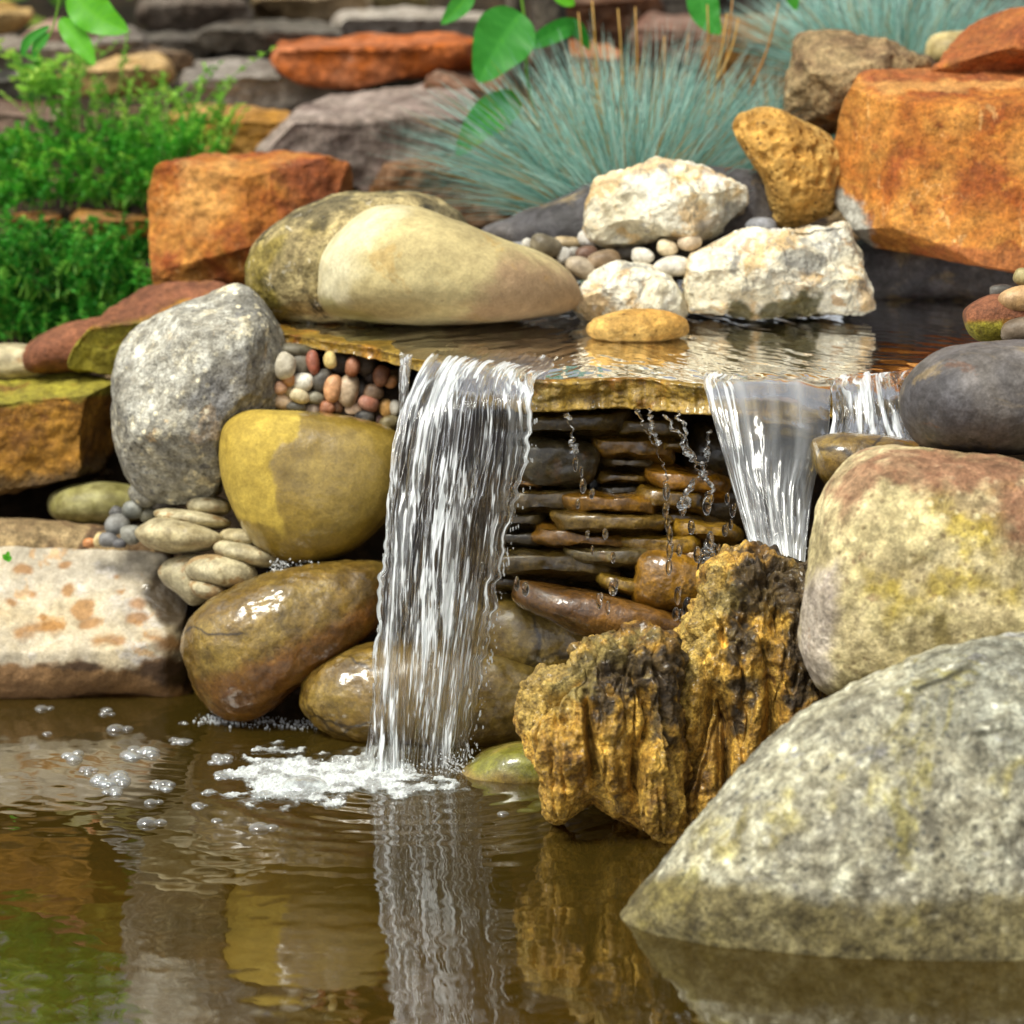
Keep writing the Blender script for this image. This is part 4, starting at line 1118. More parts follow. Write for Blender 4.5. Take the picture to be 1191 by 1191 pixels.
def strips(base, tip_dir, length, bend, width, segs=5):
    """n curved tapering blades: arrays in, (verts, faces, index) out"""
    n = len(base)
    t = np.linspace(0, 1, segs + 1)
    side = np.cross(tip_dir, np.array([0, 1.0, .2]))
    side /= np.linalg.norm(side, axis=1, keepdims=True) + 1e-9
    V = np.zeros((n, segs + 1, 2, 3))
    for k, s in enumerate(t):
        c = base + tip_dir * (length * s)[:, None] + bend * (s * s * length)[:, None]
        w = width * (1 - s ** 2.2) + .00015
        V[:, k, 0] = c - side * w[:, None] * .5
        V[:, k, 1] = c + side * w[:, None] * .5
    idx = np.arange(n)[:, None] * (segs + 1) * 2 + np.arange(segs)[None] * 2
    F = np.stack([idx, idx + 1, idx + 3, idx + 2], -1).reshape(-1, 4)
    return V.reshape(-1, 3), F

def grass_tuft(name, label, base_px, Y, n, spread, length, seed, stalks=(), droop=.35):
    rng = np.random.RandomState(seed)
    c = at_depth(*base_px, Y)
    root = empty(name, c, label, 'grass tuft', 'blue grass tufts')
    a = rng.uniform(0, 2 * math.pi, n)
    rr = np.sqrt(rng.uniform(0, 1, n))
    base = np.stack([np.cos(a) * rr * spread * .42, np.sin(a) * rr * spread * .32, rng.uniform(-.01, .01, n)], 1)
    lean = rr * rng.uniform(.5, 1.25, n)
    d = np.stack([np.cos(a) * lean * 1.05, np.sin(a) * lean * .8, np.ones(n)], 1) + rng.normal(0, .20, (n, 3))
    d /= np.linalg.norm(d, axis=1, keepdims=True)
    L = length * rng.uniform(.45, 1.12, n) * (1 - .15 * rr)
    bend = np.stack([d[:, 0] * droop, d[:, 1] * droop, -np.hypot(d[:, 0], d[:, 1]) * droop * rng.uniform(.4, 1.2, n)], 1)
    V, F = strips(base, d, L, bend, rng.uniform(.0012, .0025, n))
    me = mesh_np('blades', V, F)
    tone = np.clip(rng.normal(.48, .27, n), 0, .84)
    dead = rng.uniform(size=n) < .13
    tone[dead] = rng.uniform(.88, 1, dead.sum())
    set_attr(me, 'tone', np.repeat(tone, len(V) // n))
    link('blades', me, M_FESCUE, root)
    for (x0, y0, x1, y1) in stalks:
        p0, p1 = at_depth(x0, y0, Y) - c, at_depth(x1, y1, Y + .02) - c
        dv = p1 - p0
        ln = np.linalg.norm(dv)
        v1, f1 = tube(np.array([p0 + dv * s + np.array([.006 * math.sin(3 * s), 0, 0]) for s in np.linspace(0, 1, 7)]), np.linspace(.0017, .0009, 7), 6)
        sm = mesh_np('stalk', v1, f1)
        set_attr(sm, 'tone', np.full(len(v1), rng.uniform(0, 1)))
        link('stalk', sm, M_STALK, root)
    return root

def tube(path, rad, k=8, cap=True):
    path = np.asarray(path, float)
    rad = np.broadcast_to(np.asarray(rad, float), (len(path),))
    tng = np.gradient(path, axis=0)
    tng /= np.linalg.norm(tng, axis=1, keepdims=True) + 1e-12
    ref = np.array([0.0, 1.0, 0.01])
    u = np.cross(tng, ref)
    u /= np.linalg.norm(u, axis=1, keepdims=True) + 1e-12
    w = np.cross(tng, u)
    a = np.linspace(0, 2 * math.pi, k, endpoint=False)
    V = path[:, None] + rad[:, None, None] * (np.cos(a)[None, :, None] * u[:, None] + np.sin(a)[None, :, None] * w[:, None])
    F = grid_faces(len(path), k, True)
    V = V.reshape(-1, 3)
    if cap:
        n = len(V)
        V = np.concatenate([V, path[:1], path[-1:]])
        j = np.arange(k)
        e = (len(path) - 1) * k
        F = np.concatenate([F, np.stack([j, (j + 1) % k, np.full(k, n), np.full(k, n)], 1)[:, [1, 0, 2, 3]] , np.stack([e + j, e + (j + 1) % k, np.full(k, n + 1), np.full(k, n + 1)], 1)])
        tri = F[len(F) - 2 * k:][:, :3]
        F = F[:len(F) - 2 * k]
        # fans as thin quads: split the tip by one doubled centre
        V = np.concatenate([V, path[:1], path[-1:]])
        fan0 = np.stack([tri[:k, 0], tri[:k, 1], np.full(k, n), np.full(k, n + 2)], 1)
        fan1 = np.stack([tri[k:, 0], tri[k:, 1], np.full(k, n + 1), np.full(k, n + 3)], 1)
        F = np.concatenate([F, fan0, fan1])
    return V, F

def herb(label, px_pts, Y, n, length, leaf_len, leaf_w, mat, seed, per=26, name='herb', upright=.8, stem_r=.0012):
    """feathery shoots: px_pts lists where shoot bases stand (x, y, depth offset, scale)"""
    rng = np.random.RandomState(seed)
    p = np.array([at_depth(x, y, Y + dy) for x, y, dy, s in px_pts])
    c = p.mean(0)
    root = empty(name, c, label, 'plant', 'green garden plants')
    SV, SF, LB, LD, LL, LW, LT = [], [], [], [], [], [], []
    off = 0
    for i in range(n):
        k = rng.randint(len(p))
        s = px_pts[k][3]
        b = p[k] - c + rng.normal(0, 1, 3) * np.array([.022, .022, .006])
        d = np.array([rng.normal(0, 1 - upright) , rng.normal(0, 1 - upright) - .1, 1.0])
        d /= np.linalg.norm(d)
        L = length * s * rng.uniform(.6, 1.15)
        curve = np.array([rng.normal(0, .25), rng.normal(0, .25), -.1])
        ts = np.linspace(0, 1, 6)
        path = np.array([b + d * L * t + curve * L * t * t for t in ts])
        v, f = tube(path, np.linspace(stem_r, stem_r * .4, 6), 5, False)
        SV.append(v)
        SF.append(f + off)
        off += len(v)
        m = int(per * rng.uniform(.8, 1.2))
        t = rng.uniform(.12, 1, m) ** .8
        pos = b + d * L * t[:, None] + curve * L * (t * t)[:, None]
        a = rng.uniform(0, 6.283, m)
        ld = np.stack([np.cos(a), np.sin(a), rng.uniform(.25, 1.1, m)], 1)
        ld /= np.linalg.norm(ld, axis=1, keepdims=True)
        LB.append(pos)
        LD.append(ld)
        LL.append(leaf_len * rng.uniform(.6, 1.2, m) * (1.1 - .5 * t))
        LW.append(np.full(m, leaf_w) * rng.uniform(.7, 1.2, m))
        LT.append(np.clip(rng.normal(.25, .22) + .5 * t * rng.uniform(.5, 1.1, m), 0, 1))
    V, F = strips(np.concatenate(LB), np.concatenate(LD), np.concatenate(LL), np.concatenate(LD) * np.array([0, 0, -.5]), np.concatenate(LW), 3)
    me = mesh_np('foliage', V, F)
    set_attr(me, 'tone', np.repeat(np.concatenate(LT), 8))
    link('foliage', me, mat, root)
    sm = mesh_np('stems', np.concatenate(SV), np.concatenate(SF))
    set_attr(sm, 'tone', np.full(len(sm.vertices), .3))
    link('stems', sm, M_STEM, root)
    return root

def broad_leaf(parent, origin, pts_px, Y, width_px, tone, fold=.18, dy=0.0):
    """one leaf along a midrib given as pixels of the photo, width in pixels, folded along the rib"""
    mid = spline(np.array([at_depth(x, y, Y + dy * i / (len(pts_px) - 1)) for i, (x, y) in enumerate(pts_px)]), False, 10)
    t = np.linspace(0, 1, len(mid))
    mpp = (4.93 + Y) / 5000
    w = width_px * mpp * .5 * np.sin(math.pi * np.clip(t, .0, 1) ** .8) ** .8
    tng = np.gradient(mid, axis=0)
    tng /= np.linalg.norm(tng, axis=1, keepdims=True)
    view = np.array([0, 1.0, -.2])
    side = np.cross(tng, view)
    side /= np.linalg.norm(side, axis=1, keepdims=True)
    u = np.linspace(-1, 1, 13)
    nrm = np.cross(side, tng)
    wave = .06 * np.sin(t * 19)[:, None] * (u ** 2)[None]
    V = mid[:, None] + side[:, None] * (w[:, None] * u[None])[..., None] - nrm[:, None] * ((np.abs(u)[None] ** 1.3 * fold + wave) * w[:, None])[..., None]
    me = mesh_np('leaf', V.reshape(-1, 3) - origin, grid_faces(len(mid), 13))
    rib = np.exp(-(u / .08) ** 2)
    vein = np.exp(-((np.mod(t[:, None] * 9 - np.abs(u)[None] * 1.6, 1) - .5) / .09) ** 2)
    tn = np.clip(tone - .10 + .22 * vein + .12 * rng.normal(0, .25, (len(t), 13)) + .25 * rib[None] + .05 * np.sin(t * 60)[:, None] * (1 - rib)[None], 0, 1) + 0 * t[:, None]
    set_attr(me, 'tone', tn.ravel())
    return link('leaf', me, M_BROAD, parent)

def stem(parent, origin, pts_px, Y, r0, r1, name='stem', mat=None, tone=.5):
    path = spline(np.array([at_depth(x, y, Y) for x, y in pts_px]), False, 8) - origin
    v, f = tube(path, np.linspace(r0, r1, len(path)), 10)
    me = mesh_np(name, v, f)
    set_attr(me, 'tone', np.full(len(v), tone))
    return link(name, me, mat or M_STEM, parent)

rng = np.random.RandomState(3)
ST = [(735, 250, 738, 8), (712, 235, 690, 45), (676, 200, 672, 14), (770, 240, 800, 38), (690, 215, 688, 0), (800, 230, 845, 15), (815, 240, 852, -10), (815, 225, 822, 5), (870, 110, 905, 3), (830, 100, 858, 22), (760, 200, 772, 42), (720, 210, 718, 10)]
grass_tuft('grass_tuft', 'large blue-green grass tuft with dry orange stalks behind the white quartz stones', (735, 262), .92, 3300, .245, .28, 5, ST)
grass_tuft('grass_tuft', 'blue-green grass tuft on the upper bank behind the rough brown rock', (1040, 95), 1.35, 1800, .30, .20, 6)
grass_tuft('grass_tuft', 'small sparse blue-green grass tuft between the rough brown rock and large tuft', (905, 190), .98, 420, .12, .15, 7)
rng = np.random.RandomState(12)
low = [(x, y, rng.uniform(-.05, .12), rng.uniform(.7, 1.2)) for x in range(-30, 165, 16) for y in (312, 344, 374, 398)]
herb('low dense dark green plant spreading over the left bank below the orange rock', low, .98, 620, .072, .014, .0034, M_HERBDARK, 21, 34, upright=.60)
mid = [(x, y, rng.uniform(-.05, .12), rng.uniform(.7, 1.2)) for x in range(-30, 235, 18) for y in (190, 215, 240)]
herb('feathery mid green plant in the middle tier beside the orange rock', mid, 1.12, 270, .066, .016, .0038, M_HERB, 22, 30, upright=.65)
tall = [(x, 190, rng.uniform(-.05, .1), rng.uniform(.7, 1.3)) for x in (70, 95, 120, 150, 165, 185, 200, 215, 230, 250)]
herb('light green wispy plant with upright sprigs, highest of the green plants', tall, 1.22, 52, .175, .016, .0034, M_HERBLIGHT, 23, 34, upright=.80)
yng = [(48, 128, 0, 1.0), (60, 140, 0, 1.1), (30, 120, 0, .8), (55, 135, .02, .9)]
herb('pale young shoot with upright leaves at the left edge of the bank', yng, 1.15, 13, .11, .030, .007, M_HERBLIGHT, 24, 16, upright=.84)
o = at_depth(90, -20, .95)
r = empty('leafy_shoot', o, 'bright green shoot with two oval leaves hanging in from the top edge', 'plant')
stem(r, o, [(72, -20), (66, 15), (56, 45), (40, 60)], .95, .0016, .0009)
broad_leaf(r, o, [(84, -10), (100, 8), (122, 24), (149, 36)], .95, 46, .95, dy=-.03)
broad_leaf(r, o, [(70, 22), (84, 38), (98, 56), (110, 76)], .95, 26, 1.0, dy=-.03)
broad_leaf(r, o, [(56, 38), (48, 48), (42, 56), (40, 68)], .95, 13, .55)
broad_leaf(r, o, [(58, 30), (36, 44), (28, 56), (27, 66)], .95, 11, .5)
o = at_depth(628, 190, 1.02)
r = empty('leafy_shrub', o, 'young shrub with large oval leaves on a green stem before the grey trunk', 'shrub')
stem(r, o, [(632, 200), (624, 140), (613, 90), (612, 40), (604, -20)], .98, .0024, .0016)
broad_leaf(r, o, [(606, 15), (592, 35), (575, 62), (556, 96)], .97, 70, .35, dy=-.03)
broad_leaf(r, o, [(604, 112), (580, 128), (556, 148), (531, 182)], .97, 44, .40, dy=-.05)
broad_leaf(r, o, [(615, 55), (640, 40), (668, 32), (686, 58)], 1.0, 24, .15, dy=.03)
broad_leaf(r, o, [(548, -16), (540, 0), (528, 14), (513, 28)], .97, 24, .55)
broad_leaf(r, o, [(640, -14), (652, -4), (662, 2), (668, 6)], 1.0, 16, 1.0)
o = at_depth(822, -30, 1.0)
r = empty('leafy_shoot', o, 'single oval green leaf hanging from the top edge over the blue grass', 'plant')
broad_leaf(r, o, [(812, -24), (816, 0), (824, 22), (838, 40)], 1.0, 36, .35, dy=-.02)
stem(r, o, [(826, -34), (818, -26), (812, -24)], 1.0, .0012, .001)
o = at_depth(925, -30, 1.0)
r = empty('leafy_shoot', o, 'tiny green leaf tip at the top edge above the rough brown rock', 'plant')
broad_leaf(r, o, [(916, -22), (919, -10), (923, 2), (926, 12)], 1.0, 16, .6)
stem(r, o, [(926, -34), (918, -28), (916, -22)], 1.0, .0012, .001)
o = at_depth(640, 170, 1.25)
r = empty('tree_trunk', o, 'dark grey young tree trunk rising behind the blue grass tuft', 'tree trunk')
stem(r, o, [(648, 190), (644, 110), (640, 40), (634, -60)], 1.25, .028, .024, 'trunk', M_BARK)
o = at_depth(592, 170, 1.30)
r = empty('tree_trunk', o, 'slender olive grey stem beside the dark trunk', 'tree trunk')
stem(r, o, [(594, 190), (596, 110), (598, 40), (600, -60)], 1.30, .016, .013, 'trunk', M_BARK)

# leafy shrubs beyond the bank: above the frame, mirrored in the near left corner of the pond
for lab, x, Y0, sd in (('leafy green shrub beyond the bank, seen only mirrored in the pond corner', -1.05, 2.9, 41), ('lower leafy shrub beyond the bank beside it, mirrored in the pond', -.45, 3.3, 42)):
    rg = np.random.RandomState(sd)
    z0 = .62
    root = empty('garden_shrub', (x, Y0, z0), lab, 'shrub')
    n = 750
    p = rg.normal(0, 1, (n, 3))
    p /= np.linalg.norm(p, axis=1, keepdims=True)
    p *= (rg.uniform(.45, 1.05, n) * (1 + .25 * vnoise(p * 3, sd)))[:, None] * np.array([.5, .35, .42])
    p[:, 2] += .38
    d = p * np.array([1, 1, .6]) + rg.normal(0, .25, (n, 3))
    d /= np.linalg.norm(d, axis=1, keepdims=True)
    V, F = strips(p, d, rg.uniform(.05, .09, n), d * np.array([0, 0, -.4]), rg.uniform(.02, .035, n), 4)
    me = mesh_np('foliage', V, F)
    set_attr(me, 'tone', np.repeat(np.clip(rg.normal(.8, .25, n), 0, 1), 10))
    link('foliage', me, M_HERBLIGHT, root)
    v1, f1 = tube(np.array([[0, 0, -.1], [.02, 0, .15], [-.02, .02, .4]]), [.02, .016, .006], 8)
    link('trunk', mesh_np('trunk', v1, f1), M_BARK, root)
# grit and small gravel lodged on the bank between the stones
rg = np.random.RandomState(8)
v0, f0 = ico(2)
n = 2600
X, Y = rg.uniform(-.9, 1.0, n), rg.uniform(.42, 2.6, n) ** 1.0
Zg = ground_height(X, Y)
sz = rg.uniform(.003, .010, n)
V = (v0[None] * (sz[:, None] * np.array([1.2, 1.0, .7]))[:, None, :] * (1 + .15 * rg.normal(0, 1, (n, len(v0), 1))) + np.stack([X, Y, Zg + sz * .3], 1)[:, None]).reshape(-1, 3)
F = (f0[None] + (np.arange(n) * len(v0))[:, None, None]).reshape(-1, 3)
gv = link('gravel', mesh_np('gravel', V, F), M_ROUGH)
tag(gv, 'fine brown gravel lodged between the bank stones', 'gravel', kind='stuff')

# tiny sprout growing on the pale spotted stone
o = at_depth(8, 652, .40)
r = empty('sprout', o, 'tiny bright green sprout growing on the pale spotted stone', 'plant')
rng = np.random.RandomState(5)
for a in ((8, 652, 3, 645), (8, 652, 10, 641), (8, 653, 14, 648)):
    broad_leaf(r, o, [(a[0], a[1]), ((a[0] + a[2]) / 2, (a[1] + a[3]) / 2 - 1), (a[2], a[3])], .40, 6, .8)

# ------------------------------------------------------------------ falling water
def fall_mat(name, tint=(.97, .99, 1.0), foam_glint_col='#f8fdff', rough=.03, clear=.35):
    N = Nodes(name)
    foam = N.attr('foam')  # aerated water and sky glints, both painted as diffuse white
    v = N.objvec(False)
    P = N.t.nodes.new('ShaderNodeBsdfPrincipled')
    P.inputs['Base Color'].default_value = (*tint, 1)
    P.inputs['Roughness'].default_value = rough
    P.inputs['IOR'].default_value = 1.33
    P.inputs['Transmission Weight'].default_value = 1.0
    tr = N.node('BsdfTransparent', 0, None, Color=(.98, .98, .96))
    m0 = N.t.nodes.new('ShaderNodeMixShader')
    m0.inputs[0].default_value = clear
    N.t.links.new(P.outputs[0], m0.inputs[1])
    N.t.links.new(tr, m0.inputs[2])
    df = N.node('BsdfDiffuse', 0, None, Color=hexc(foam_glint_col))
    tl = N.node('BsdfTranslucent', 0, None, Color=hexc(foam_glint_col))
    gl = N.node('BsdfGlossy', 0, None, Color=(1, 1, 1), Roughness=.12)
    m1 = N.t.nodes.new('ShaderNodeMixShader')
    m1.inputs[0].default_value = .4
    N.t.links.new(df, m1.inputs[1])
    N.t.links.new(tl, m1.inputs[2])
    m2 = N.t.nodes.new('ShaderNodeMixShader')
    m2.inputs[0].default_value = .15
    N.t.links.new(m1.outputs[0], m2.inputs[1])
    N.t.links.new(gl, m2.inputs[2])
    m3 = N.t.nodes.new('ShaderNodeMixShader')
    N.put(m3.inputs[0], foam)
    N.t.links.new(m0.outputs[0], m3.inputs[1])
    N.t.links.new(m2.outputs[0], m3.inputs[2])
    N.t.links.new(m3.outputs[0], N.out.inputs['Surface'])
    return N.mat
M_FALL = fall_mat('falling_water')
M_DROP = fall_mat('water_drop_clear', rough=.0, clear=.12)

def fall(label, stations, nu, nv, relief, foam, name='waterfall', thick=.004, bulge=.01, cat='waterfall', edge=None):
    """stations: ((xL,yL,depth or None),(xR,yR,depth or None)); None lies on the slab's water; a closed sheet with two faces"""
    Lp, Rp = [], []
    for (l, r) in stations:
        for s, acc in ((l, Lp), (r, Rp)):
            acc.append(at_height(s[0], s[1], ZT + .0055) if s[2] is None else at_depth(*s))
    Lc, Rc = spline(Lp, False, 30), spline(Rp, False, 30)
    tv = np.linspace(0, 1, nv)
    def arc(c):
        d = np.concatenate([[0], np.cumsum(np.linalg.norm(np.diff(c, axis=0), axis=1))])
        d /= d[-1]
        return np.stack([np.interp(tv, d, c[:, k]) for k in range(3)], 1)
    Lc, Rc = arc(Lc), arc(Rc)
    u = np.linspace(0, 1, nu)
    S = Lc[:, None] * (1 - u)[None, :, None] + Rc[:, None] * u[None, :, None]
    dv = np.gradient(S, axis=0)
    du = np.gradient(S, axis=1)
    nrm = np.cross(du, dv)
    nrm /= np.linalg.norm(nrm, axis=2, keepdims=True) + 1e-12
    nrm *= np.where((nrm @ FWD) > 0, -1, 1)[..., None]
    UU, VV = np.broadcast_to(u[None], (nv, nu)), np.broadcast_to(tv[:, None], (nv, nu))
    S = S + nrm * (bulge * 4 * UU * (1 - UU) * sstep(VV, .05, .3))[..., None]
    h = relief(UU.ravel(), VV.ravel()).reshape(nv, nu)
    if edge is not None:
        S = S + edge(UU, VV)
    front = S + nrm * h[..., None]
    h2 = relief(UU.ravel() + 3.3, VV.ravel()).reshape(nv, nu) * .5
    backf = S - nrm * (thick + h2)[..., None] * (np.clip(4 * UU * (1 - UU), 0.05, 1) ** .5)[..., None]
    ring = np.concatenate([front, backf[:, ::-1]], 1)
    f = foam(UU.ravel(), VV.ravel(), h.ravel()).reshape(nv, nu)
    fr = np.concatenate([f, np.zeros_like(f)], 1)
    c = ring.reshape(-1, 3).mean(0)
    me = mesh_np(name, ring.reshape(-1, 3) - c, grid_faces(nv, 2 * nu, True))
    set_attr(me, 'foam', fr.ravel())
    return tag(link(name, me, M_FALL, None, c), label, cat)

def uvn(u, v, fu, fv, seed, o=3, warp=.0):
    p = np.stack([u * fu, v * fv, 0 * u], 1)
    if warp:
        p[:, 0] += warp * vnoise(np.stack([u * 4, v * 5, 0 * u + 5], 1), seed + 50)
    return fbm(p, seed, o)

def main_relief(u, v):
    u = u + .10 * (1 - v) ** 2
    a = uvn(u, v, 9, 1.6, 1, 2, .7)
    b = uvn(u, v, 26, 4.5, 2, 3, 1.3)
    c = uvn(u, v, 70, 13, 3, 2, 2.0)
    d = uvn(u, v, 34, 30, 4, 2, 1)
    k = sstep(v, .12, .30)
    return (.0060 * a + .0056 * b + .0030 * c) * (.25 + .75 * k) + .0026 * d * sstep(v, .25, .7)

def main_foam_glints(u, v, h):  # white streaks: foam plus sky reflections painted into the colour
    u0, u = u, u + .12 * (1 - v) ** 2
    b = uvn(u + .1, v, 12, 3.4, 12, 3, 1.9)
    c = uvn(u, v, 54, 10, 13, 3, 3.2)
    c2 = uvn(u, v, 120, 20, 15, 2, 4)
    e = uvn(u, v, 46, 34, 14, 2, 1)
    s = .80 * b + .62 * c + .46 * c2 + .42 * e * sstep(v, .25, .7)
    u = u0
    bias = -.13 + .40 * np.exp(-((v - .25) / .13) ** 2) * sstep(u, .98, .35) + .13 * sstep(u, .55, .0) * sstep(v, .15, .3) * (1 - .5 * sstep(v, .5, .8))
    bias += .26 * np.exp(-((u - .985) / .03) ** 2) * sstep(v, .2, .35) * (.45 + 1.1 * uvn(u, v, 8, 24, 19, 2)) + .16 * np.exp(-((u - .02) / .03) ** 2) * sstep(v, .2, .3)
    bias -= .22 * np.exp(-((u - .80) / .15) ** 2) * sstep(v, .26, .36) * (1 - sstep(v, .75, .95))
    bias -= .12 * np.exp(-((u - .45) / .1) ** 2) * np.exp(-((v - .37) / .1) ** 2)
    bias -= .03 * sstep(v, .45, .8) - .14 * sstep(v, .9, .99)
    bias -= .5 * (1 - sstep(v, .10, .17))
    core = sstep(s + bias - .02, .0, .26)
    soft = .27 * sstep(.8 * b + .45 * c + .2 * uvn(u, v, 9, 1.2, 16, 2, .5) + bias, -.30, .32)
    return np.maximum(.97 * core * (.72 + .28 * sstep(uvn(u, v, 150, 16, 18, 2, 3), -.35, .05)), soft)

def main_edge(U, Vv):
    n1 = vnoise(np.stack([Vv.ravel() * 26, U.ravel() * 2, 0 * U.ravel()], 1), 61).reshape(U.shape)
    n2 = vnoise(np.stack([Vv.ravel() * 70, U.ravel() * 2, 0 * U.ravel()], 1), 62).reshape(U.shape)
    k = (sstep(U, .8, 1.0) * sstep(Vv, .22, .45))
    kl = (sstep(U, .12, 0.0) * sstep(Vv, .25, .6))
    dx = k * (.0030 * n1 + .0030 * n2) - kl * (.003 * n1 + .002 * n2)
    out = np.zeros(U.shape + (3,))
    out[..., 0] = dx
    return out

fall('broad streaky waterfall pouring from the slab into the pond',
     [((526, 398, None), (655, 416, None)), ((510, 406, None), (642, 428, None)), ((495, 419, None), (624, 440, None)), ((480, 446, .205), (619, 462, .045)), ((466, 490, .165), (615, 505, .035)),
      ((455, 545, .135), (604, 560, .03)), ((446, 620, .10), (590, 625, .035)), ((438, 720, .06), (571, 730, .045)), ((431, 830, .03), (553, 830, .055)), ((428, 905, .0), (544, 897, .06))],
     420, 900, main_relief, main_foam_glints, edge=main_edge)

def glass_relief(u, v):
    a = uvn(u, v, 3.2, 1.2, 21, 2)
    b = uvn(u, v, 9, 2.0, 22, 2, .4)
    edge = sstep(u, .30, .05)
    return .0032 * a + .0014 * uvn(u, v, 2, 14, 27, 2, .5) * sstep(v, .1, .4) + .0030 * sstep(v, .4, 1) * uvn(u, v, 24, 6, 29, 2, 1.2) + .0020 * b * (1 + 2.5 * edge) + .0018 * edge * uvn(u, v, 40, 5, 23, 2, .8)
def glass_foam_sheen(u, v, h):  # milky white paints the sky reflected in the sheet, with some foam
    s = uvn(u, v, 7, .8, 25, 2, .6)
    f = .08 + .22 * s
    band = np.exp(-((u - .27) / .05) ** 2) + .35 * np.exp(-((u - .52) / .06) ** 2) + .5 * np.exp(-((u - .74) / .03) ** 2)
    f = f + .20 * band * sstep(v, .05, .35)
    f = np.where(u < .22, .12 + .75 * sstep(uvn(u, v, 60, 4, 26, 2, 1.), .12, .35), f)
    f = f + .55 * sstep(v, .55, 1) * sstep(uvn(u, v, 22, 5, 28, 3, 1.5), -.05, .3)
    f = f * (1 - .6 * sstep(u, .9, 1)) + .3 * sstep(v, .9, 1)
    return np.clip(f, 0, .8)
fall('smooth glassy grey-white side fall narrowing onto the tall tufa',
     [((822, 436, None), (975, 440, None)), ((818, 446, None), (968, 451, None)), ((822, 462, .02), (966, 470, .03)), ((836, 510, -.02), (962, 512, -.01)), ((850, 560, -.05), (948, 560, -.05)),
      ((863, 605, -.08), (941, 605, -.08)), ((876, 650, -.11), (936, 655, -.11))], 260, 420, glass_relief, glass_foam_sheen, bulge=.014)
def casc_relief(u, v):
    return .006 * uvn(u, v, 6, 1.5, 31, 2) + .003 * uvn(u, v, 16, 5, 32, 2, .6) + .0012 * uvn(u, v, 40, 12, 33, 2)
def casc_foam(u, v, h):
    return np.clip(.05 + .85 * sstep(uvn(u, v, 11, 1.6, 34, 3, .8) + .25 * (v - .4), .05, .3), 0, .85)
fall('short lumpy cascade over the slab end beside the dark grey boulder',
     [((960, 440, None), (1062, 430, None)), ((966, 452, None), (1052, 442, None)), ((968, 466, .03), (1056, 460, .04)), ((968, 490, .01), (1060, 485, .02)), ((962, 514, -.02), (1070, 520, -.02))],
     200, 180, casc_relief, casc_foam, bulge=.006, thick=.003)
def trick_relief(u, v):
    return .003 * uvn(u, v, 5, 4, 41, 2) + .0018 * uvn(u, v, 12, 14, 42, 2)
def trick_foam(u, v, h):
    return np.clip(.1 + .5 * sstep(uvn(u, v, 8, 9, 44, 3, .6), .15, .35), 0, .7)
fall('thin clear trickle from the slab edge between pebble pocket and waterfall',
     [((464, 410, None), (480, 413, None)), ((465, 415, None), (479, 417, None)), ((465, 428, .25), (477, 431, .245)), ((464, 455, .235), (475, 459, .23)), ((465, 488, .225), (471, 492, .22))],
     50, 120, trick_relief, trick_foam, bulge=.002, thick=.002, name='water_trickle', cat='water trickle')

# drips: beaded strings of clear water below the slab edge
def drip(label, pts, Y0, Y1, r, seed, beads=16):
    rng = np.random.RandomState(seed)
    path = spline(np.array([at_depth(x, y, Y0 + (Y1 - Y0) * i / (len(pts) - 1)) for i, (x, y) in enumerate(pts)]), False, 28)
    t = np.linspace(0, 1, len(path))
    tq = np.stack([t * beads * .55, 0 * t, 0 * t], 1)
    rad = r * (.24 + .80 * sstep(fbm(tq * .6, seed, 2), -.3, .6) + .75 * np.exp(-((t - .955) / .04) ** 2))
    rad *= 1 - .45 * t * (t < .9)
    rad *= np.clip((1 - t) * 30, .15, 1) ** .5
    path = path + np.stack([fbm(np.stack([t * 22, 0 * t, 0 * t], 1), seed, 2) * r * 1.6, 0 * t, 0 * t], 1)
    v, f = tube(path, rad, 18)
    v = v + rad.max() * .45 * np.stack([fbm(v * 190, seed + k, 3) for k in range(3)], 1)
    c = v.mean(0)
    me = mesh_np('water_drip', v - c, f)
    set_attr(me, 'foam', np.clip(.5 * sstep(fbm(v * 260, seed, 2), .25, .5), 0, .4))
    return tag(link('water_drip', me, M_DROP, None, c), label, 'water drip', 'beaded drips under the slab edge')
D = .03
drip('short knobbly drip under the slab nearest the broad waterfall', [(661, 482), (663, 500), (666, 515), (669, 526)], D, D, .0040, 1, 9)
drip('long thin drip with a fat teardrop end, middle of the gap', [(742, 476), (750, 495), (760, 515), (767, 535), (773, 555), (776, 578)], D, D, .0036, 2, 12)
drip('side strand joining the long thin teardrop drip from its right', [(755, 476), (757, 492), (761, 506), (766, 516)], D, D, .0032, 3, 8)
drip('twisted thick drip left of the glassy fall', [(774, 482), (784, 500), (795, 520), (806, 535), (812, 552), (802, 570), (795, 590)], D, D - .01, .0042, 4, 15)
drip('knotted drip strand beside the twisted thick one', [(790, 478), (794, 496), (800, 515), (808, 532), (818, 548), (826, 565), (827, 585)], D, D - .01, .0038, 5, 14)
drip('thin drip hugging the left edge of the glassy fall', [(826, 500), (823, 520), (820, 540), (814, 552)], D, D, .0030, 6, 8)
drip('lumpy ribbon of drops above the tall tufa', [(826, 622), (824, 640), (820, 655), (818, 672)], D - .02, D - .04, .0052, 8, 10)

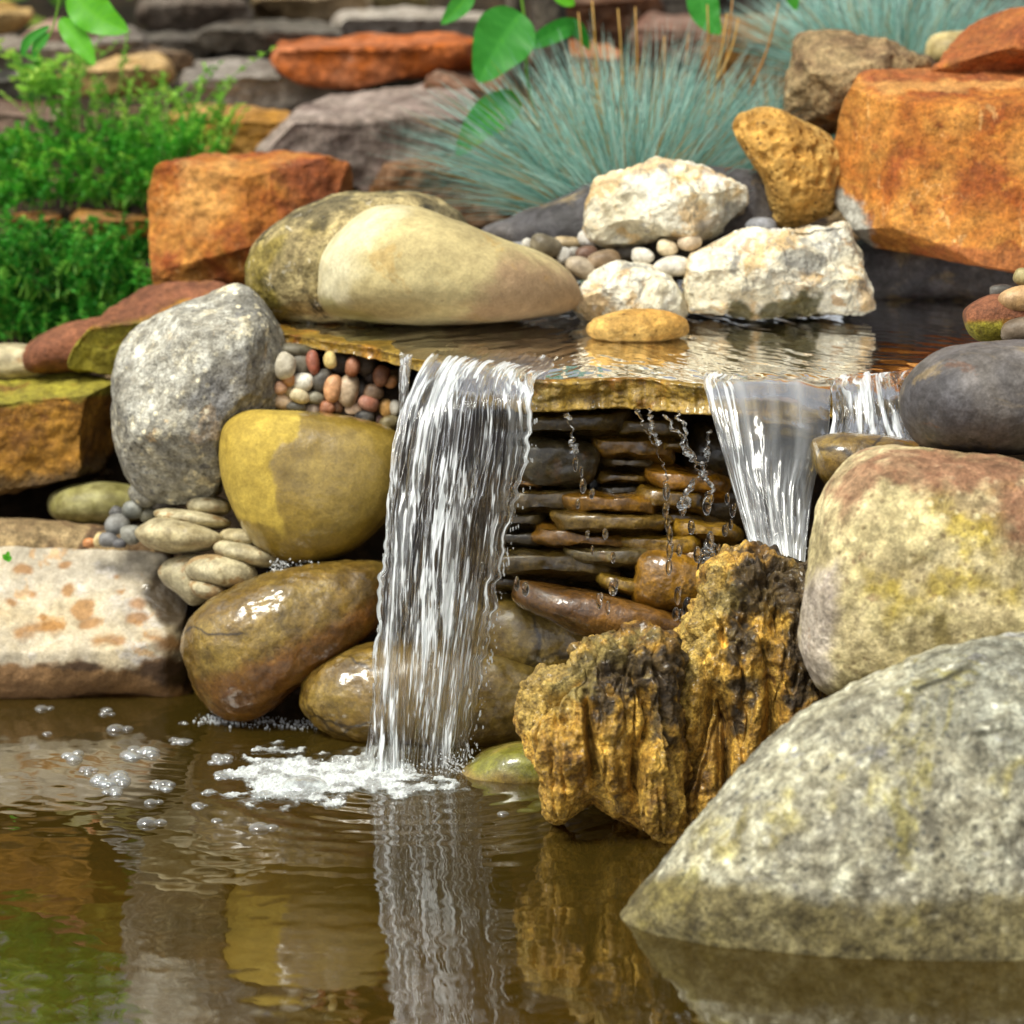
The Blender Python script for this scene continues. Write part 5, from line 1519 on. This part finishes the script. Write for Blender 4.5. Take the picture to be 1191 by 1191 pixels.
def ball_mesh(name, parts, foam=.0, stretch=1.5):
    v0, f0 = ico(3)
    V, F, off = [], [], 0
    for (p, r, st) in parts:
        V.append(v0 * np.array([r * .78, r * .78, r * st * stretch]) + p)
        F.append(f0 + off)
        off += len(v0)
    me = mesh_np(name, np.concatenate(V), np.concatenate(F))
    set_attr(me, 'foam', np.full(len(me.vertices), foam))
    return me
DROPS = [(669, 540, 4, 1.5), (676, 548, 3, 1.6), (678, 565, 5, 1.2), (688, 575, 4, 1.0), (672, 586, 3.4, 1.2), (775, 572, 5.5, 1.3), (774, 594, 5, 1.3), (776, 608, 4, 1.8), (779, 622, 4.4, 1.8), (779, 640, 5, 1.5), (790, 640, 4.5, 1.1), (778, 660, 5, 1.3),
         (794, 591, 6, 1.1), (822, 588, 7, 1.1), (804, 613, 5.5, 1.1), (843, 617, 4.5, 1.1), (811, 645, 6, 1.1), (826, 628, 6, 1.2), (834, 640, 4, 1.2), (822, 652, 4.5, 1.2), (814, 660, 4, 1.2), (788, 693, 5, 1.5), (786, 714, 5.5, 1.0), (792, 715, 4, 1.2),
         (713, 684, 7, .9), (601, 679, 4.2, 1.4), (611, 685, 6, 1.0), (697, 699, 5, 1.3), (707, 707, 3.5, 1.6), (704, 621, 4.5, 1.0), (683, 622, 3, 1.1), (713, 648, 4, 1.2), (846, 580, 4, 1.2), (852, 594, 5, 1.1), (800, 706, 8, 1.0), (690, 470, 2.5, 1.2), (805, 565, 3.5, 1.3), (850, 610, 3.5, 1.3), (689, 640, 2.5, 1.5), (560, 660, 3, 1.4)]
for i, (x, y, r, st) in enumerate(DROPS):
    Yd = .02 - .05 * (i % 3) / 3 if x > 590 else .03
    mpp = (4.93 + Yd) / 5000
    rr = r * mpp
    me = ball_mesh('water_drop', [(np.zeros(3), rr, st)] + ([(np.array([rr * .5, 0, rr * st * .9]), rr * .55, 1.2)] if i % 3 == 0 else []))
    tag(link('water_drop', me, M_DROP, None, at_depth(x, y, Yd)), 'clear water drop falling free in front of the dark stacked stones', 'water drop', 'falling water drops')

# spray beads along the edges of the broad fall and splashes at stone feet: uncountable droplets
def spray(label, pts, n, rmin, rmax, seed, foam=.55, name='spray'):
    rng = np.random.RandomState(seed)
    parts = []
    for i in range(n):
        x, y, Y, sx, sy = pts[rng.randint(len(pts))]
        p = at_depth(x + rng.normal(0, sx), y + rng.normal(0, sy), Y + rng.uniform(-.02, .02))
        if p[2] < 0.001: p[2] = .001
        parts.append((p, rng.uniform(rmin, rmax) * rng.uniform(.4, 1), rng.uniform(.6, 1.2) if name == 'splash' else rng.uniform(.8, 2.0)))
    me = ball_mesh(name, parts, foam, 1.0 if name == 'splash' else 1.4)
    return tag(link(name, me, M_FALL), label, 'spray', kind='stuff')
right_edge = [(626 - 2 - (y - 470) * .19, y, .04, 3, 14) for y in range(480, 890, 16)]
left_edge = [(462 - (y - 490) * .085, y, .05, 2, 12) for y in range(560, 880, 24)]
spray('fine droplets along the broken edges of the broad waterfall', right_edge * 2 + left_edge, 170, .0005, .0020, 3, .3)
spray('small white splash where the yellow boulder meets the wet ochre boulder', [(325, 657, .27, 9, 3), (345, 655, .27, 12, 3), (320, 662, .26, 5, 3)], 140, .0005, .0020, 4, .5, 'splash')
spray('splash of droplets at the foot of the broad waterfall', [(480, 893, .0, 45, 8), (530, 888, .02, 12, 10)], 320, .0005, .0018, 5, .4, 'splash')
spray('tumbling white splash at the foot of the wet ochre boulder', [(255, 845, .25, 12, 6), (290, 850, .24, 25, 5), (345, 850, .22, 30, 6)], 420, .0006, .0024, 6, .5, 'splash')

spray('splash of beads where the glassy fall strikes the tall tufa', [(905, 642, -.10, 22, 5), (880, 640, -.09, 8, 6)], 220, .0005, .0020, 7, .45, 'splash')

# ------------------------------------------------------------------ foam and bubbles on the pond
def bubble_mat(name, white):
    N = Nodes(name)
    if white == 'dens':
        white = N.math('MULTIPLY', N.attr('dens'), .52)
    lw = N.node('LayerWeight', 1, None, Blend=.35)
    tr = N.node('BsdfTransparent', 0, None, Color=(.97, .98, .98))
    gl = N.node('BsdfGlossy', 0, None, Color=(1, 1, 1), Roughness=.06)
    df = N.node('BsdfDiffuse', 0, None, Color=hexc('#e6ecea'))
    m1 = N.t.nodes.new('ShaderNodeMixShader')
    N.put(m1.inputs[0], N.math('ADD', N.math('MULTIPLY', lw, .5), .05))
    N.t.links.new(tr, m1.inputs[1])
    N.t.links.new(gl, m1.inputs[2])
    m2 = N.t.nodes.new('ShaderNodeMixShader')
    N.put(m2.inputs[0], N.math('ADD', white, N.math('MULTIPLY', lw, .14)))
    N.t.links.new(m1.outputs[0], m2.inputs[1])
    N.t.links.new(df, m2.inputs[2])
    last = m2.outputs[0]
    if name == 'foam_film':
        m3 = N.t.nodes.new('ShaderNodeMixShader')
        N.put(m3.inputs[0], N.remap(N.attr('dens'), .05, .45))
        N.t.links.new(tr, m3.inputs[1])
        N.t.links.new(last, m3.inputs[2])
        last = m3.outputs[0]
    N.t.links.new(last, N.out.inputs['Surface'])
    return N.mat
M_BUB = bubble_mat('bubble_film', .02)
M_FOAM = bubble_mat('foam_film', 'dens')
def domes(name, items, k=12, m=5):
    V, F, off = [], [], 0
    a = np.linspace(0, 2 * math.pi, k, endpoint=False)
    e = np.linspace(-.12, math.pi / 2 - .02, m)
    base = np.stack([np.cos(e)[:, None] * np.cos(a), np.cos(e)[:, None] * np.sin(a), np.broadcast_to(np.sin(e)[:, None], (m, k))], -1).reshape(-1, 3)
    f0 = grid_faces(m, k, True)
    for (p, r, fl) in items:
        V.append(base * np.array([r, r, r * fl]) + p)
        F.append(f0 + off)
        off += len(base)
    return mesh_np(name, np.concatenate(V), np.concatenate(F))
FO = [(262, 925), (268, 905), (288, 890), (270, 866), (330, 858), (380, 858), (430, 870), (500, 898), (548, 902), (545, 915), (500, 922), (440, 930), (380, 936), (320, 936)]
rng = np.random.RandomState(77)
q0, q1 = at_height(255, 945, 0), at_height(565, 845, 0)
fx, fy = np.arange(q0[0] - .01, q1[0] + .01, .00045), np.arange(q0[1], q1[1], .0008)
XX, YY = np.meshgrid(fx, fy)
X, Y = XX.ravel(), YY.ravel()
fpx = to_px(np.stack([X, Y, 0 * X], 1))
lowf = fbm(np.stack([fpx[:, 0] / 26, fpx[:, 1] / 9, 0 * X], 1), 91, 3)
dens = sstep(poly_sd(fpx, FO) + 24 * lowf, -6, 16)
dens *= .25 + .75 * sstep(fbm(np.stack([fpx[:, 0] / 34, fpx[:, 1] / 8, 0 * X], 1), 92, 3) + .9 * sstep(fpx[:, 1], 862, 900) - .25, -.15, .2)
q = np.stack([X, Y, 0 * X], 1)
cell = _hash((X / .05).astype(int), (Y / .05).astype(int), (X * 0).astype(int), 3)
w1, w2 = worley(q / .0052, 4), worley(q / .0026, 5)
h = .0034 * np.sqrt(np.clip(.42 - w1 ** 2, 0, 1)) + .0011 * np.sqrt(np.clip(.42 - w2 ** 2, 0, 1)) + .0016 * (fbm(q * 60, 93, 2) + .4)
h = h * sstep(dens, .12, .6) - .0012 * (1 - sstep(dens, .1, .4)) + .0003
Fq = grid_faces(len(fy), len(fx))
Fq = Fq[(dens[Fq] > .10).all(1)]
used, inv = np.unique(Fq, return_inverse=True)
fm = mesh_np('foam', np.stack([X, Y, h], 1)[used], inv.reshape(-1, 4))
set_attr(fm, 'dens', (sstep(dens, .12, .95) * (.35 + .65 * sstep(fbm(np.stack([fpx[:, 0] / 14, fpx[:, 1] / 5, 0 * X], 1), 95, 3), -.35, .25)))[used])
tag(link('foam', fm, M_FOAM), 'white foam of tiny bubbles spreading at the foot of the broad waterfall', 'foam', kind='stuff')
BC = [(354, 917, 29, 'largest glassy bubble bulging from the front of the white foam', 1), (305, 925, 14, 'row of bubbles at the front left rim of the white foam', 6), (330, 922, 12, 'knot of bubbles touching the largest glassy bubble', 6), (395, 928, 10, 'small bubbles at the front right rim of the white foam', 6),
      (50, 825, 11, 'pair of bubbles nearest the pale spotted stone on the left', 2), (124, 828, 12, 'bubble pair under the middle of the pale spotted stone', 3), (137, 849, 15, 'pair of large bubbles below the pale spotted stone', 2), (55, 854, 6, 'single small bubble beneath the leftmost bubble pair', 1),
      (82, 880, 16, 'big bubble with smaller ones, leftmost of the drifting clusters', 4), (102, 897, 13, 'three bubbles just below the leftmost big bubble', 4), (165, 876, 23, 'broad cluster of small bubbles midway to the foam', 9), (209, 862, 15, 'bubble cluster close behind the broad middle cluster', 5),
      (130, 908, 26, 'largest drifting cluster of many bubbles', 11), (132, 921, 16, 'low bubble cluster in front of the largest drifting cluster', 5), (190, 915, 17, 'bubble cluster between the largest drifting cluster and the foam', 7), (177, 934, 11, 'two bubbles in front of the middle clusters', 2), (232, 938, 13, 'flat bubble group before the foam', 4),
      (255, 884, 16, 'thin raft of bubbles left of the foam', 8), (262, 902, 15, 'ragged raft of bubbles joining the foam edge', 8), (245, 920, 11, 'small bubble group in the gap left of the foam', 5), (174, 958, 17, 'large single bubble nearest the viewer on the left', 2), (252, 955, 7, 'small bubble alone between two large ones near the viewer', 1),
      (304, 964, 17, 'large bubble in front of the foam nearest the viewer', 2), (585, 947, 7, 'small bubble between waterfall and tufa', 1), (213, 842, 7, 'small bubbles beside the wet ochre boulder foot', 3)]
for x, y, r, l, n in BC:
    p = at_height(x, y, .0)
    mpp = (p[1] + 4.93) / 5000
    its = []
    if n == 1:
        its = [(np.zeros(3), r * mpp, .5)]
    elif n == 2:
        its = [(np.array([-.15 * r * mpp, 0, 0]), r * mpp * .75, .58), (np.array([.75 * r * mpp, .004, 0]), r * mpp * .45, .55)]
    else:
        for i in range(n * 2):
            rr = r * mpp * rng.uniform(.18, .46) * (1.35 if i == 0 else 1)
            its.append((np.array([rng.uniform(-.75, .75) * r * mpp, rng.uniform(-1.0, 1.0) * r * mpp, 0]), rr, rng.uniform(.45, .7)))
    me = domes('bubble_cluster', its, 28, 12)
    tag(link('bubble_cluster', me, M_BUB, None, p), l, 'bubbles', 'bubbles drifting on the pond')
